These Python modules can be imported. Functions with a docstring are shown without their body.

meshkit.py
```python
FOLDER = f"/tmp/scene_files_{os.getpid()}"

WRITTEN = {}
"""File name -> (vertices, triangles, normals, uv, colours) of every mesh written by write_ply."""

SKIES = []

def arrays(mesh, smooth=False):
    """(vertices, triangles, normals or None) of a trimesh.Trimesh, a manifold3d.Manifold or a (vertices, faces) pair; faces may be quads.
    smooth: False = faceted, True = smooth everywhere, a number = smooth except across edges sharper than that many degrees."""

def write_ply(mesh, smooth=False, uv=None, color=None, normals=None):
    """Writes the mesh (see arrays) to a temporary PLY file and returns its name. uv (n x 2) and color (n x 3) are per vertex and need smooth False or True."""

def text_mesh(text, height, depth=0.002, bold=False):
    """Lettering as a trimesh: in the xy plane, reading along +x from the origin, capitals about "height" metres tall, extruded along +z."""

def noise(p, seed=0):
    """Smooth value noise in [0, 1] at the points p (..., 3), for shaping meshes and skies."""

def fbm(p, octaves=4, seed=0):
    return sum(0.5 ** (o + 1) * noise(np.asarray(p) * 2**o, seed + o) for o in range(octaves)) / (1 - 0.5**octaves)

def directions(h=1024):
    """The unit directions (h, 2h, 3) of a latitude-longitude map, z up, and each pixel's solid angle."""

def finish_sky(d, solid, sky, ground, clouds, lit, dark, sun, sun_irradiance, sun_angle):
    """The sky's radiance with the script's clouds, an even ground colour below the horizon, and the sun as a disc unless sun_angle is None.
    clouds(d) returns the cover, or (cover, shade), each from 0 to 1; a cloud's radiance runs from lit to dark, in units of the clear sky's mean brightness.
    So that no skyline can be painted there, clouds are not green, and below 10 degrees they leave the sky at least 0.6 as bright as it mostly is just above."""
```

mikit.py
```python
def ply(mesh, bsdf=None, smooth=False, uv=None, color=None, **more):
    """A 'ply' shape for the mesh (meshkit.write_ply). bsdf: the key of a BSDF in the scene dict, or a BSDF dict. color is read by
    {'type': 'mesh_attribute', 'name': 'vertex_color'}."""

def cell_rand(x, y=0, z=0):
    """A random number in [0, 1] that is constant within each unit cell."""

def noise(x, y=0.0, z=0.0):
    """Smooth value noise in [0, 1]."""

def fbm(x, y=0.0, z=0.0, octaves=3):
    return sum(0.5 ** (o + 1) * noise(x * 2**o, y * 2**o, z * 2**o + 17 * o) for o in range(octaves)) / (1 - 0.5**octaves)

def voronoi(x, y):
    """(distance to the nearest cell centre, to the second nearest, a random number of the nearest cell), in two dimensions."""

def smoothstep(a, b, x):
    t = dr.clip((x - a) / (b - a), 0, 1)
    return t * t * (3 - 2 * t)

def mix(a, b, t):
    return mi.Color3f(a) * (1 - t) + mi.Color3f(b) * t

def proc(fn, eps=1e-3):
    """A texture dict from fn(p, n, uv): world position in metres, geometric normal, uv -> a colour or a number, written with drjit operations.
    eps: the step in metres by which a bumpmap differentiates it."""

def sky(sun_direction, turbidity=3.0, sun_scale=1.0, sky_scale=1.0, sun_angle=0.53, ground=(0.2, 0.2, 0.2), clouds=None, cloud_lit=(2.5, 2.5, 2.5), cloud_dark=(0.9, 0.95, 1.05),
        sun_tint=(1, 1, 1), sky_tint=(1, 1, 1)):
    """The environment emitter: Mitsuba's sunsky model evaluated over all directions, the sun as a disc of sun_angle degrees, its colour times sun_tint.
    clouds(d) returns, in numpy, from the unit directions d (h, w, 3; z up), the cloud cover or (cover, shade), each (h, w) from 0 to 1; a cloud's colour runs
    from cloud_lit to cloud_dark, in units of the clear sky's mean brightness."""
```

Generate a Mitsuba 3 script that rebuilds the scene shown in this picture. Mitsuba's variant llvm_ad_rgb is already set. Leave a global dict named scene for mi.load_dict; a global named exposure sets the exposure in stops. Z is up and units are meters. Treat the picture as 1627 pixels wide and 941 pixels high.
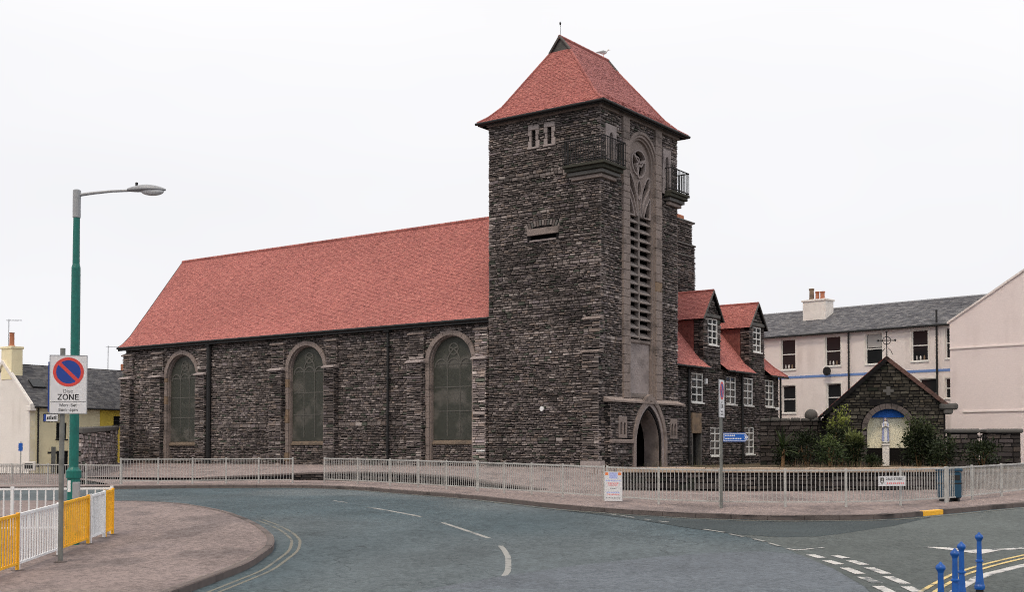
import math, random
import numpy as np, trimesh, shapely
import shapely.geometry as sg
from shapely.ops import unary_union
from scipy.interpolate import PchipInterpolator
import mitsuba as mi, drjit as dr
import mikit, meshkit
from mikit import noise, fbm, smoothstep, mix, voronoi, cell_rand

# ------------------------------------------------------------------ camera, sky, exposure
T = mi.ScalarTransform4f
PITCH = math.radians(1.8)
FPX, W0, H0 = 1903.0, 1627.0, 941.0
scene, labels = {}, {}
scene['camera'] = {'type': 'perspective', 'fov': math.degrees(2 * math.atan(W0 / 2 / FPX)), 'fov_axis': 'x', 'near_clip': 0.1, 'far_clip': 3000.0,
    'principal_point_offset_x': 0.0, 'principal_point_offset_y': -(717.0 - FPX * math.tan(PITCH) - H0 / 2) / H0,
    'to_world': T().look_at(origin=[0, 0, 1.6], target=[0, math.cos(PITCH), 1.6 + math.sin(PITCH)], up=[0, 0, 1])}
def cloud_cover(d):
    n = meshkit.fbm(d * np.array([2.2, 2.2, 5.0]), 4, seed=3)
    return np.ones(d.shape[:2]), np.clip((n - 0.45) * 0.5 + 0.30 * np.clip(1 - d[..., 2] / 0.45, 0, 1), 0, 0.5)
scene['sky'] = mikit.sky([-0.22, -0.55, 0.80], turbidity=3, sun_scale=0.2, sun_angle=14, clouds=cloud_cover, cloud_lit=(2.5, 2.49, 2.52), cloud_dark=(1.62, 1.66, 1.84))
exposure = 2.1

# ------------------------------------------------------------------ materials
def princ(c, rough=0.85, spec=0.3, **k):
    base = c if isinstance(c, dict) else {'type': 'rgb', 'value': list(c)}
    return {'type': 'twosided', 'm': {'type': 'principled', 'base_color': base, 'roughness': rough, 'specular': spec, **k}}
def bump(tex, scale, inner):
    return {'type': 'twosided', 'm': {'type': 'bumpmap', 'tex': tex, 'scale': scale, 'b': inner['m']}}
scene['m_vc'] = princ({'type': 'mesh_attribute', 'name': 'vertex_color'}, 0.88, 0.25)
scene['m_leaf'] = princ({'type': 'mesh_attribute', 'name': 'vertex_color'}, 0.6, 0.3)
def asphalt(p, n, uv):
    b = fbm(p.x * 0.35, p.y * 0.35, 3.0, 3)
    s = noise(p.x * 70, p.y * 70, 1.0)
    s2 = noise(p.x * 23, p.y * 23, 5.0)
    st = noise(p.x * 1.1 + 4, p.y * 0.5, 2.0)
    s3 = noise(p.x * 9, p.y * 6, 7.0)
    k = 0.70 + 0.30 * b + 0.34 * (s - 0.5) + 0.42 * (s2 - 0.5) + 0.26 * (s3 - 0.5) + 0.18 * (st - 0.5)
    f1, f2, _ = voronoi(p.x * 0.33 + 0.5 * fbm(p.x * 1.5, p.y * 1.5, 4.0, 3), p.y * 0.33 + 0.5 * fbm(p.x * 1.5, p.y * 1.5, 14.0, 3))
    k = k * (0.62 + 0.38 * smoothstep(0.004, 0.016, f2 - f1))
    k = k * (1.0 - 0.14 * smoothstep(0.58, 0.72, fbm(p.x * 0.9 + 3, p.y * 0.9, 21.0, 3)))
    c = mix((0.060, 0.085, 0.098), (0.086, 0.104, 0.113), smoothstep(0.35, 0.65, fbm(p.x * 0.18 + 9, p.y * 0.14, 0.0, 2)))
    return c * k
def asphalt_dark(p, n, uv):
    s = noise(p.x * 70, p.y * 70, 1.0)
    s2 = noise(p.x * 23, p.y * 23, 5.0)
    b = fbm(p.x * 0.5, p.y * 1.1, 1.0, 3)
    return mi.Color3f(0.036, 0.047, 0.051) * (0.62 + 0.62 * b + 0.28 * (s - 0.5) + 0.3 * (s2 - 0.5))
def asphalt_side(p, n, uv):
    s = noise(p.x * 70, p.y * 70, 1.0)
    s2 = noise(p.x * 23, p.y * 23, 5.0)
    b = fbm(p.x * 0.4, p.y * 0.6, 6.0, 3)
    return mi.Color3f(0.075, 0.086, 0.085) * (0.72 + 0.45 * b + 0.32 * (s - 0.5) + 0.42 * (s2 - 0.5) + 0.24 * (noise(p.x * 9, p.y * 6, 7.0) - 0.5))
def paving(p, n, uv):
    s = noise(p.x * 60, p.y * 60, 1.0)
    s2 = noise(p.x * 19, p.y * 19, 5.0)
    b = fbm(p.x * 0.6, p.y * 0.6, 8.0, 4)
    st = smoothstep(0.55, 0.75, fbm(p.x * 1.3 + 5, p.y * 0.7, 2.0, 3))
    c = mix((0.197, 0.159, 0.152), (0.147, 0.121, 0.118), st)
    return c * (0.72 + 0.4 * b + 0.34 * (s - 0.5) + 0.46 * (s2 - 0.5) + 0.24 * (noise(p.x * 8, p.y * 6, 7.0) - 0.5))
def render_wall(c, dirt):
    def fn(p, n, uv):
        b = fbm(p.x * 0.7, p.y * 0.7, p.z * 0.5, 4)
        streak = fbm(p.x * 3.0, p.y * 3.0, p.z * 0.25, 3)
        s = noise(p.x * 22, p.y * 22, p.z * 22)
        return mix(c, dirt, smoothstep(0.45, 0.85, 0.5 * b + 0.5 * streak) * 0.8) * (0.93 + 0.14 * s)
    return mikit.proc(fn)
def road_light(p, n, uv):
    s = noise(p.x * 70, p.y * 70, 1.0)
    s2 = noise(p.x * 23, p.y * 23, 5.0)
    b = fbm(p.x * 0.4, p.y * 0.6, 9.0, 3)
    return mi.Color3f(0.098, 0.112, 0.130) * (0.74 + 0.36 * b + 0.34 * (s - 0.5) + 0.42 * (s2 - 0.5) + 0.24 * (noise(p.x * 9, p.y * 7, 7.0) - 0.5))
def worn(c, d, f=6.0, amt=0.7):
    def fn(p, n, uv):
        b = fbm(p.x * f, p.y * f, p.z * f, 3)
        s = noise(p.x * f * 7, p.y * f * 7, p.z * f * 7)
        return mix(c, d, smoothstep(0.5, 0.75, b) * amt) * (0.9 + 0.2 * s)
    return mikit.proc(fn)
scene['m_road'] = princ(mikit.proc(asphalt), 0.82, 0.35)
scene['m_road_dark'] = princ(mikit.proc(asphalt_dark), 0.8, 0.4)
scene['m_road_side'] = princ(mikit.proc(asphalt_side), 0.82, 0.35)
scene['m_road_light'] = princ(mikit.proc(road_light), 0.82, 0.35)
scene['m_pave'] = princ(mikit.proc(paving), 0.9, 0.2)
scene['m_kerb'] = princ(worn((0.125, 0.105, 0.10), (0.05, 0.046, 0.045), 1.7), 0.9, 0.2)
scene['m_soil'] = princ(worn((0.075, 0.06, 0.045), (0.05, 0.055, 0.03), 1.1), 0.95, 0.1)
scene['m_mortar'] = princ((0.015, 0.014, 0.015), 0.95, 0.1)
scene['m_dressed'] = princ(worn((0.245, 0.203, 0.188), (0.115, 0.098, 0.092), 1.6), 0.9, 0.2)
scene['m_panel'] = princ(worn((0.33, 0.285, 0.278), (0.20, 0.172, 0.17), 1.3), 0.9, 0.2)
scene['m_ochre'] = princ(worn((0.24, 0.175, 0.125), (0.13, 0.105, 0.09), 2.4), 0.9, 0.2)
scene['m_coping'] = princ(worn((0.40, 0.31, 0.24), (0.24, 0.20, 0.175), 1.3), 0.9, 0.2)
scene['m_pink'] = princ(render_wall((0.82, 0.75, 0.725), (0.64, 0.57, 0.54)), 0.9, 0.2)
scene['m_pinker'] = princ(render_wall((0.83, 0.73, 0.715), (0.72, 0.62, 0.605)), 0.9, 0.2)
scene['m_cream'] = princ(render_wall((0.84, 0.76, 0.52), (0.72, 0.64, 0.43)), 0.9, 0.2)
scene['m_white_wall'] = princ(render_wall((0.78, 0.74, 0.70), (0.66, 0.61, 0.56)), 0.9, 0.2)
scene['m_yellow_wall'] = princ(render_wall((0.74, 0.56, 0.10), (0.62, 0.46, 0.08)), 0.9, 0.2)
scene['m_road_white'] = princ(worn((0.44, 0.43, 0.42), (0.12, 0.13, 0.135), 5.5, 1.0), 0.8, 0.3)
scene['m_road_faint'] = princ(worn((0.15, 0.145, 0.122), (0.085, 0.095, 0.097), 4.0, 1.0), 0.8, 0.3)
scene['m_road_worn'] = princ(worn((0.25, 0.25, 0.24), (0.10, 0.11, 0.115), 4.0, 1.0), 0.8, 0.3)
scene['m_road_yellow'] = princ(worn((0.52, 0.40, 0.18), (0.18, 0.17, 0.13), 5.5, 1.0), 0.8, 0.3)
scene['m_white'] = princ((0.76, 0.76, 0.77), 0.45, 0.4)
scene['m_white_frame'] = princ((0.72, 0.72, 0.70), 0.5, 0.4)
scene['m_yellow'] = princ(worn((0.86, 0.44, 0.022), (0.70, 0.34, 0.02), 5.0), 0.45, 0.4)
scene['m_teal'] = princ(worn((0.004, 0.135, 0.112), (0.004, 0.10, 0.088), 3.0), 0.4, 0.45)
scene['m_blue'] = princ(worn((0.005, 0.085, 0.36), (0.004, 0.062, 0.27), 9.0), 0.35, 0.5)
scene['m_galv'] = princ(worn((0.42, 0.415, 0.40), (0.28, 0.265, 0.25), 5.0), 0.6, 0.5)
scene['m_post'] = princ(worn((0.17, 0.175, 0.165), (0.10, 0.10, 0.095), 5.0), 0.65, 0.4)
scene['m_lampgrey'] = princ((0.30, 0.31, 0.33), 0.45, 0.5)
scene['m_lamplens'] = princ((0.55, 0.56, 0.58), 0.2, 0.6)
scene['m_black'] = princ((0.014, 0.014, 0.015), 0.55, 0.4)
scene['m_iron'] = princ((0.014, 0.014, 0.015), 0.65, 0.4)
scene['m_dark'] = princ((0.012, 0.011, 0.011), 0.9, 0.1)
scene['m_glass'] = princ((0.018, 0.020, 0.022), 0.08, 0.5)
scene['m_church_glass'] = princ(worn((0.046, 0.049, 0.041), (0.105, 0.10, 0.09), 1.1, 0.9), 0.6, 0.3)
scene['m_lead'] = princ(worn((0.11, 0.105, 0.10), (0.07, 0.07, 0.068), 2.0), 0.7, 0.3)
scene['m_leadwork'] = princ((0.10, 0.098, 0.09), 0.75, 0.25)
scene['m_apron'] = princ(worn((0.165, 0.128, 0.10), (0.08, 0.068, 0.06), 2.4), 0.9, 0.2)
scene['m_balcony_shaded'] = princ(worn((0.055, 0.055, 0.045), (0.03, 0.032, 0.026), 2.0), 0.9, 0.2)  # dark mossy stone, with the underside shade put into the colour
scene['m_louvre'] = princ(worn((0.23, 0.20, 0.19), (0.13, 0.115, 0.11), 2.0), 0.85, 0.2)
scene['m_wood'] = princ(worn((0.20, 0.12, 0.06), (0.10, 0.06, 0.035), 3.0), 0.7, 0.3)
scene['m_sign_white'] = princ((0.66, 0.66, 0.68), 0.45, 0.4)
scene['m_sign_red'] = princ((0.62, 0.062, 0.05), 0.45, 0.4)
scene['m_sign_blue'] = princ((0.014, 0.05, 0.28), 0.45, 0.4)
scene['m_finger_blue'] = princ((0.01, 0.10, 0.44), 0.45, 0.4)
scene['m_print_pink'] = princ((0.70, 0.25, 0.27), 0.6, 0.3)
scene['m_print_pale_blue'] = princ((0.40, 0.45, 0.74), 0.6, 0.3)
scene['m_print_orange'] = princ((0.75, 0.22, 0.08), 0.6, 0.3)
scene['m_bin'] = princ((0.012, 0.055, 0.10), 0.45, 0.4)
scene['m_brightblue'] = princ((0.01, 0.12, 0.52), 0.6, 0.3)
scene['m_niche'] = {'type': 'twosided', 'm': {'type': 'diffuse', 'reflectance': {'type': 'rgb', 'value': [0.82, 0.78, 0.61]}}}
scene['m_band_blue'] = princ((0.17, 0.28, 0.58), 0.7, 0.3)
scene['m_pot'] = princ(worn((0.42, 0.17, 0.10), (0.30, 0.12, 0.08), 4.0), 0.85, 0.2)
scene['m_pot_dark'] = princ(worn((0.13, 0.075, 0.065), (0.06, 0.048, 0.045), 2.0), 0.9, 0.2)
scene['m_skin'] = princ((0.62, 0.48, 0.40), 0.6, 0.3)
scene['m_curtain'] = princ((0.45, 0.44, 0.43), 0.8, 0.2)

# ------------------------------------------------------------------ ground height (depends on y only; piecewise linear on whole metres)
_YY = np.arange(-20, 131, 1.0)
_ZZ = PchipInterpolator([-20, -10, 0, 10, 20, 33, 50, 80, 131], [-1.7, -1.6, -1.3, -1.0, -.58, 0, .22, .6, 1.2])(_YY)
def g(y): return np.interp(y, _YY, _ZZ)

# ------------------------------------------------------------------ mesh helpers
class Fr:                                                    # a frame: local x along its angle, y away, z up
    def __init__(s, o, deg):
        a = math.radians(deg); s.o = np.array([o[0], o[1], o[2] if len(o) > 2 else 0.0]); s.R = np.array([[math.cos(a), -math.sin(a), 0], [math.sin(a), math.cos(a), 0], [0, 0, 1]])
    def __call__(s, v): return np.asarray(v, float) @ s.R.T + s.o
WORLD = Fr((0, 0, 0), 0)
def vf(m):
    if isinstance(m, trimesh.Trimesh): return np.asarray(m.vertices, float), np.asarray(m.faces, int)
    v, f = m; v, f = np.asarray(v, float), np.asarray(f, int)
    if f.shape[1] == 4: f = np.vstack([f[:, [0, 1, 2]], f[:, [0, 2, 3]]])
    return v, f
def join(*ms):
    vs, fs, o = [], [], 0
    for m in ms:
        v, f = vf(m); vs.append(v); fs.append(f + o); o += len(v)
    return np.vstack(vs), np.vstack(fs)
_used = {}
def key(base):
    n = _used.get(base, 0); _used[base] = n + 1
    return base if n == 0 else '%s_%03d' % (base, n)
def add(name, mesh, bsdf, fr=WORLD, parent=None, color=None, smooth=False, label=None, cat=None, group=None, kind=None):
    k = key((parent + '__' if parent else '') + name)
    v, f = vf(mesh)
    scene[k] = mikit.ply((fr(v), f), bsdf, smooth=smooth, color=color)
    tag(k, label, cat, group, kind)
    return k
def tag(k, label=None, cat=None, group=None, kind=None):
    d = {a: b for a, b in (('label', label), ('category', cat), ('group', group), ('kind', kind)) if b}
    if d: labels[k] = {**labels.get(k, {}), **d}
def thing(name, label, cat, group=None):
    k = key(name); tag(k, label, cat, group); return k
BF = np.array([[0, 3, 2, 1], [4, 5, 6, 7], [0, 1, 5, 4], [1, 2, 6, 5], [2, 3, 7, 6], [3, 0, 4, 7]])
def bx(x0, x1, y0, y1, z0, z1):
    return vf((np.array([[x0, y0, z0], [x1, y0, z0], [x1, y1, z0], [x0, y1, z0], [x0, y0, z1], [x1, y0, z1], [x1, y1, z1], [x0, y1, z1]], float), BF))
def cbx(x0, x1, y0, y1, z0, z1, c=0.01):                     # box with chamfered edges
    P = []
    for a in (0, 1):
        for b in (0, 1):
            for d in (0, 1):
                X, Y, Z = (x0, x1)[a], (y0, y1)[b], (z0, z1)[d]; sx, sy, sz = (1 - 2 * a) * c, (1 - 2 * b) * c, (1 - 2 * d) * c
                P += [(X, Y + sy, Z + sz), (X + sx, Y, Z + sz), (X + sx, Y + sy, Z)]
    h = trimesh.convex.convex_hull(np.array(P)); return vf(h)
def frame_from(d):
    d = d / (np.linalg.norm(d) + 1e-12); a = np.array([0, 0, 1.0]) if abs(d[2]) < 0.9 else np.array([1.0, 0, 0])
    x = np.cross(a, d); x /= np.linalg.norm(x); return x, np.cross(d, x)
def tube(pts, r, n=8, cap=True):
    pts = np.asarray(pts, float); r = np.broadcast_to(r, len(pts)); V, Fc = [], []
    a = np.arange(n) / n * 2 * np.pi
    for i, p in enumerate(pts):
        d = pts[min(i + 1, len(pts) - 1)] - pts[max(i - 1, 0)]; x, y = frame_from(d)
        V.append(p + r[i] * (np.cos(a)[:, None] * x + np.sin(a)[:, None] * y))
    V = np.vstack(V)
    for i in range(len(pts) - 1):
        for k in range(n): Fc.append([i * n + k, i * n + (k + 1) % n, (i + 1) * n + (k + 1) % n, (i + 1) * n + k])
    v, f = vf((V, np.array(Fc)))
    if cap:
        e = len(v); v = np.vstack([v, pts[0], pts[-1]]); m = (len(pts) - 1) * n
        f = np.vstack([f, [[e, (k + 1) % n, k] for k in range(n)], [[e + 1, m + k, m + (k + 1) % n] for k in range(n)]])
    return v, f
def lathe(prof, n=20, c=(0, 0, 0)):
    prof = np.asarray(prof, float)
    return tube_like(prof, n, c)
def tube_like(prof, n, c):
    a = np.arange(n) / n * 2 * np.pi; V = np.vstack([np.stack([r * np.cos(a), r * np.sin(a), np.full(n, z)], 1) for r, z in prof]) + np.array(c); Fc = []
    for i in range(len(prof) - 1):
        for k in range(n): Fc.append([i * n + k, i * n + (k + 1) % n, (i + 1) * n + (k + 1) % n, (i + 1) * n + k])
    v, f = vf((V, np.array(Fc))); e = len(v); m = (len(prof) - 1) * n
    v = np.vstack([v, [c[0], c[1], c[2] + prof[0][1]], [c[0], c[1], c[2] + prof[-1][1]]])
    return v, np.vstack([f, [[e, (k + 1) % n, k] for k in range(n)], [[e + 1, m + k, m + (k + 1) % n] for k in range(n)]])
def polys(p): return [q for q in getattr(p, 'geoms', [p]) if q.geom_type == 'Polygon' and q.area > 1e-6]
def ext(poly, d0, d1, plane='f'):
    """Extrude a polygon in (u, z) between depths d0 < d1. 'f': u = x, depth along y. 'l': u = y, depth along x. 'z': plan polygon."""
    out = []
    for q in polys(poly):
        m = trimesh.creation.extrude_polygon(q, d1 - d0, engine='earcut'); v, f = np.array(m.vertices), np.array(m.faces)
        if plane == 'z': v = np.stack([v[:, 0], v[:, 1], v[:, 2] + d0], 1)
        elif plane == 'f': v = np.stack([v[:, 0], d1 - v[:, 2], v[:, 1]], 1)
        else: v = np.stack([v[:, 2] + d0, v[:, 0], v[:, 1]], 1)
        out.append((v, f))
    return join(*out)
def rect(a, b, c, d): return sg.box(a, c, b, d)               # u0, u1, z0, z1
def round_arch(c, hw, z0, zs, n=20):
    a = np.linspace(0, np.pi, n); return sg.Polygon([(c - hw, z0), (c + hw, z0)] + [(c + hw * math.cos(t), zs + hw * math.sin(t)) for t in a])
def pointed_arch(c, hw, z0, zs, k=1.35, n=12):                # k: radius over half width
    R = hw * 2 * k / 1.35 * 0.8; R = max(R, hw * 1.001)
    t1 = math.acos((R - hw) / R); P = [(c - hw, z0), (c + hw, z0)]
    P += [(c + hw - R + R * math.cos(t), zs + R * math.sin(t)) for t in np.linspace(0, t1, n)]
    P += [(c - hw + R - R * math.cos(t), zs + R * math.sin(t)) for t in np.linspace(t1, 0, n)[1:]]
    return sg.Polygon(P)
def drape(poly, dz):
    out = []
    y0, y1 = poly.bounds[1], poly.bounds[3]
    for y in range(int(math.floor(y0)), int(math.ceil(y1))):
        for q in polys(poly.intersection(sg.box(-500, y, 500, y + 1))):
            v, f = trimesh.creation.triangulate_polygon(q, engine='earcut')
            out.append((np.column_stack([v, g(v[:, 1]) + dz]), f))
    return join(*out)
def ribbon(pts, w):
    return sg.LineString(pts).buffer(w / 2, cap_style=2, join_style=1)
def resample(pts, step):
    l = sg.LineString(pts); n = max(1, int(round(l.length / step)))
    return np.array([l.interpolate(i / n, normalized=True).coords[0] for i in range(n + 1)])
def smooth_line(pts, step=0.5):
    p = np.asarray(pts, float); d = np.r_[0, np.cumsum(np.linalg.norm(np.diff(p, axis=0), axis=1))]
    s = np.linspace(0, d[-1], max(3, int(d[-1] / step))); return np.column_stack([PchipInterpolator(d, p[:, 0])(s), PchipInterpolator(d, p[:, 1])(s)])

# ------------------------------------------------------------------ stone and tile laying
STONES = np.array([(.070, .061, .059), (.110, .094, .090), (.150, .129, .124), (.165, .134, .120), (.132, .112, .116), (.205, .178, .170), (.255, .226, .216), (.062, .068, .056)])
STONE_W = np.array([.22, .22, .19, .09, .09, .11, .03, .05])
def lay(u0, u1, v0, v1, holes, rng, ch=(.065, .135), ln=(.12, .42), gap=.032):
    R, v = [], v0
    while v < v1 - 0.04:
        h = min(rng.uniform(*ch) * (1.55 if rng.random() < .12 else 1.0), v1 - v); vm = v + h / 2
        seg = sg.LineString([(u0, vm), (u1, vm)])
        if holes is not None: seg = seg.difference(holes)
        for s in getattr(seg, 'geoms', [seg]):
            if s.is_empty: continue
            xs = [c[0] for c in s.coords]; a, b = min(xs), max(xs)
            while b - a > 0.03:
                l = rng.uniform(*ln) * (0.6 + 2.6 * h); l = l if b - a - l > 0.15 else b - a
                R.append((a + gap / 2 * rng.uniform(.5, 1.2), a + l - gap / 2, v + gap / 2 * rng.uniform(.4, 1.3), v + h - gap / 2)); a += l
        v += h
    return R
def stones(R, plane, at, rng, pal=STONES, wts=STONE_W, proud=(-.012, .048), back=.04, tone=1.0, patch=0.5, outward=-1):
    """One chamfered, uneven block per rectangle; returns vertex, face and colour arrays by stone (n, 8, 3), (10, 3), (n, 3)."""
    R = np.array(R); n = len(R); c = 0.012
    d = rng.uniform(*proud, n); j = lambda s=.012: rng.uniform(-s, s, n)
    u0, u1, v0, v1 = R.T; cc = np.minimum(c, np.minimum(u1 - u0, v1 - v0) / 5)
    U = np.stack([u0, u1, u1, u0, u0 + cc, u1 - cc, u1 - cc, u0 + cc], 1); V = np.stack([v0, v0, v1, v1, v0 + cc, v0 + cc, v1 - cc, v1 - cc], 1)
    U[:, 4:] += rng.uniform(-.006, .006, (n, 4)); V[:, 4:] += rng.uniform(-.009, .009, (n, 4)); V += ((U - U.mean(1)[:, None]) * rng.normal(0, .035, (n, 1))) + rng.uniform(-.014, .014, (n, 1))
    D = np.stack([-back + 0 * d] * 4 + [d + j(), d + j(), d + j(), d + j()], 1)
    if plane == 'f': P = np.stack([U, at + outward * D, V], 2)
    else: P = np.stack([at + outward * D, U, V], 2)
    F = np.array([[4, 5, 6, 7], [0, 1, 5, 4], [1, 2, 6, 5], [2, 3, 7, 6], [3, 0, 4, 7]]); F = np.vstack([F[:, [0, 1, 2]], F[:, [0, 2, 3]]])
    if (plane == 'f') != (outward == -1): F = F[:, ::-1]
    col = pal[rng.choice(len(pal), n, p=wts / wts.sum())] * rng.uniform(.75, 1.3, (n, 1))
    m = P[:, 4:].mean(1); w = meshkit.fbm(m * np.array([.5, .5, .45]), 3, seed=11)
    col = col * (tone * (1 - patch + 2 * patch * w))[:, None]
    return P, F, np.clip(col * 1.25, .01, .6)
def stone_arrays(S):
    P, F, C = S; n = len(P); v = P.reshape(-1, 3); f = (F[None] + (np.arange(n) * 8)[:, None, None]).reshape(-1, 3); return (v, f), np.repeat(C, 8, 0)
def put_stones(sets, fr, owner_parts, bsdf='m_vc', n_parts=300, name='stone', rest='stonework'):
    """sets: list of (part key, stone arrays). The n_parts largest become entries of their own, the rest one joined 'stuff' part for each part."""
    area = [np.abs((S[0][:, 1] - S[0][:, 0])).max(1) * np.abs(S[0][:, 3] - S[0][:, 0]).max(1) / (1 + 0.02 * np.linalg.norm(fr(S[0][:, 0])[:, :2], axis=1)) ** 2 for _, S in sets]
    cut = np.sort(np.concatenate(area))[::-1][:n_parts + 1][-1] if n_parts else 1e9
    for (p, S), a in zip(sets, area):
        big = a > cut
        for i in np.nonzero(big)[0]:
            add(name, (S[0][i], S[1]), bsdf, fr, p, color=np.repeat(S[2][i:i + 1], 8, 0))
        if (~big).any():
            m, c = stone_arrays((S[0][~big], S[1], S[2][~big])); add(rest, m, bsdf, fr, p, color=c, kind='stuff')
TILE = np.array([(.405, .150, .132), (.42, .158, .139), (.388, .141, .127), (.435, .172, .149), (.36, .132, .120)])
SLATE = np.array([(.105, .105, .115), (.13, .13, .138), (.09, .09, .10), (.155, .153, .16)])
def tiles(quad, rng, pal, wid=.175, gauge=.115, th=.016, lift=.022, tone=1.0):
    """Overlapping tiles on the patch bl, br, tr, tl; returns mesh and colours."""
    bl, br, tr, tl = [np.asarray(q, float) for q in quad]
    slope = (np.linalg.norm(tl - bl) + np.linalg.norm(tr - br)) / 2; n = np.cross(br - bl, (tl + tr) / 2 - (bl + br) / 2); n /= np.linalg.norm(n)
    if n[2] < 0: n = -n
    rows = max(1, int(round(slope / gauge))); V, C = [], []
    for r in range(rows):
        a, b = r / rows, (r + 1.25) / rows
        L0, R0, L1, R1 = bl + (tl - bl) * a, br + (tr - br) * a, bl + (tl - bl) * b, br + (tr - br) * b
        w = np.linalg.norm(R0 - L0); k = max(1, int(round(w / wid))); e = (np.arange(k + 2) - (0.5 if r % 2 else 0.0)) / k; e = np.clip(e, 0, 1)
        e0, e1 = e[:-1], e[1:]; ok = e1 - e0 > 0.15 / k; e0, e1 = e0[ok], e1[ok]; m = len(e0); gp = .004 / max(w, .01)
        e0, e1 = e0 + gp, e1 - gp; lf = lift + rng.uniform(-.008, .012, m); tip = rng.uniform(-.012, .012, m) / slope
        pt = lambda u, v0, v1: v0 + (v1 - v0) * u[:, None]
        dn = (L1 - L0) / np.linalg.norm(L1 - L0)
        A, B, Cc, D = pt(e0, L0, R0), pt(e1, L0, R0), pt(e1, L1, R1), pt(e0, L1, R1)
        A, B = A + dn * (tip * slope)[:, None], B + dn * (tip * slope)[:, None]
        V.append(np.stack([A + n * lf[:, None], B + n * (lf + rng.uniform(-.004, .004, m))[:, None], Cc + n * .004, D + n * .004, A + n * (lf - th)[:, None], B + n * (lf - th)[:, None]], 1))
        C.append(pal[rng.integers(0, len(pal), m)] * rng.uniform(.92, 1.08, (m, 1)))
    V, C = np.vstack(V), np.vstack(C); mw = meshkit.fbm(V[:, 0] * .35, 3, seed=5); C = C * (tone * (.87 + .26 * mw) * np.where(rng.random(len(V)) < .03, .78, 1.0))[:, None]
    F = np.array([[0, 1, 2], [0, 2, 3], [4, 5, 1], [4, 1, 0], [1, 5, 2], [0, 3, 4]])
    return (V.reshape(-1, 3), (F[None] + (np.arange(len(V)) * 6)[:, None, None]).reshape(-1, 3)), np.repeat(np.clip(C, .01, .7), 6, 0)
def add_tiles(quads, rng, pal, fr, parent, name='tiles', **k):
    ms, cs = [], []
    for q in quads:
        m, c = tiles(q, rng, pal, **k); ms.append(m); cs.append(c)
    return add(name, join(*ms), 'm_vc', fr, parent, color=np.vstack(cs), kind='stuff')
def quad_mesh(qs):
    V = np.array(qs, float).reshape(-1, 3); return vf((V, np.arange(len(V)).reshape(-1, 4)))
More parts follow.
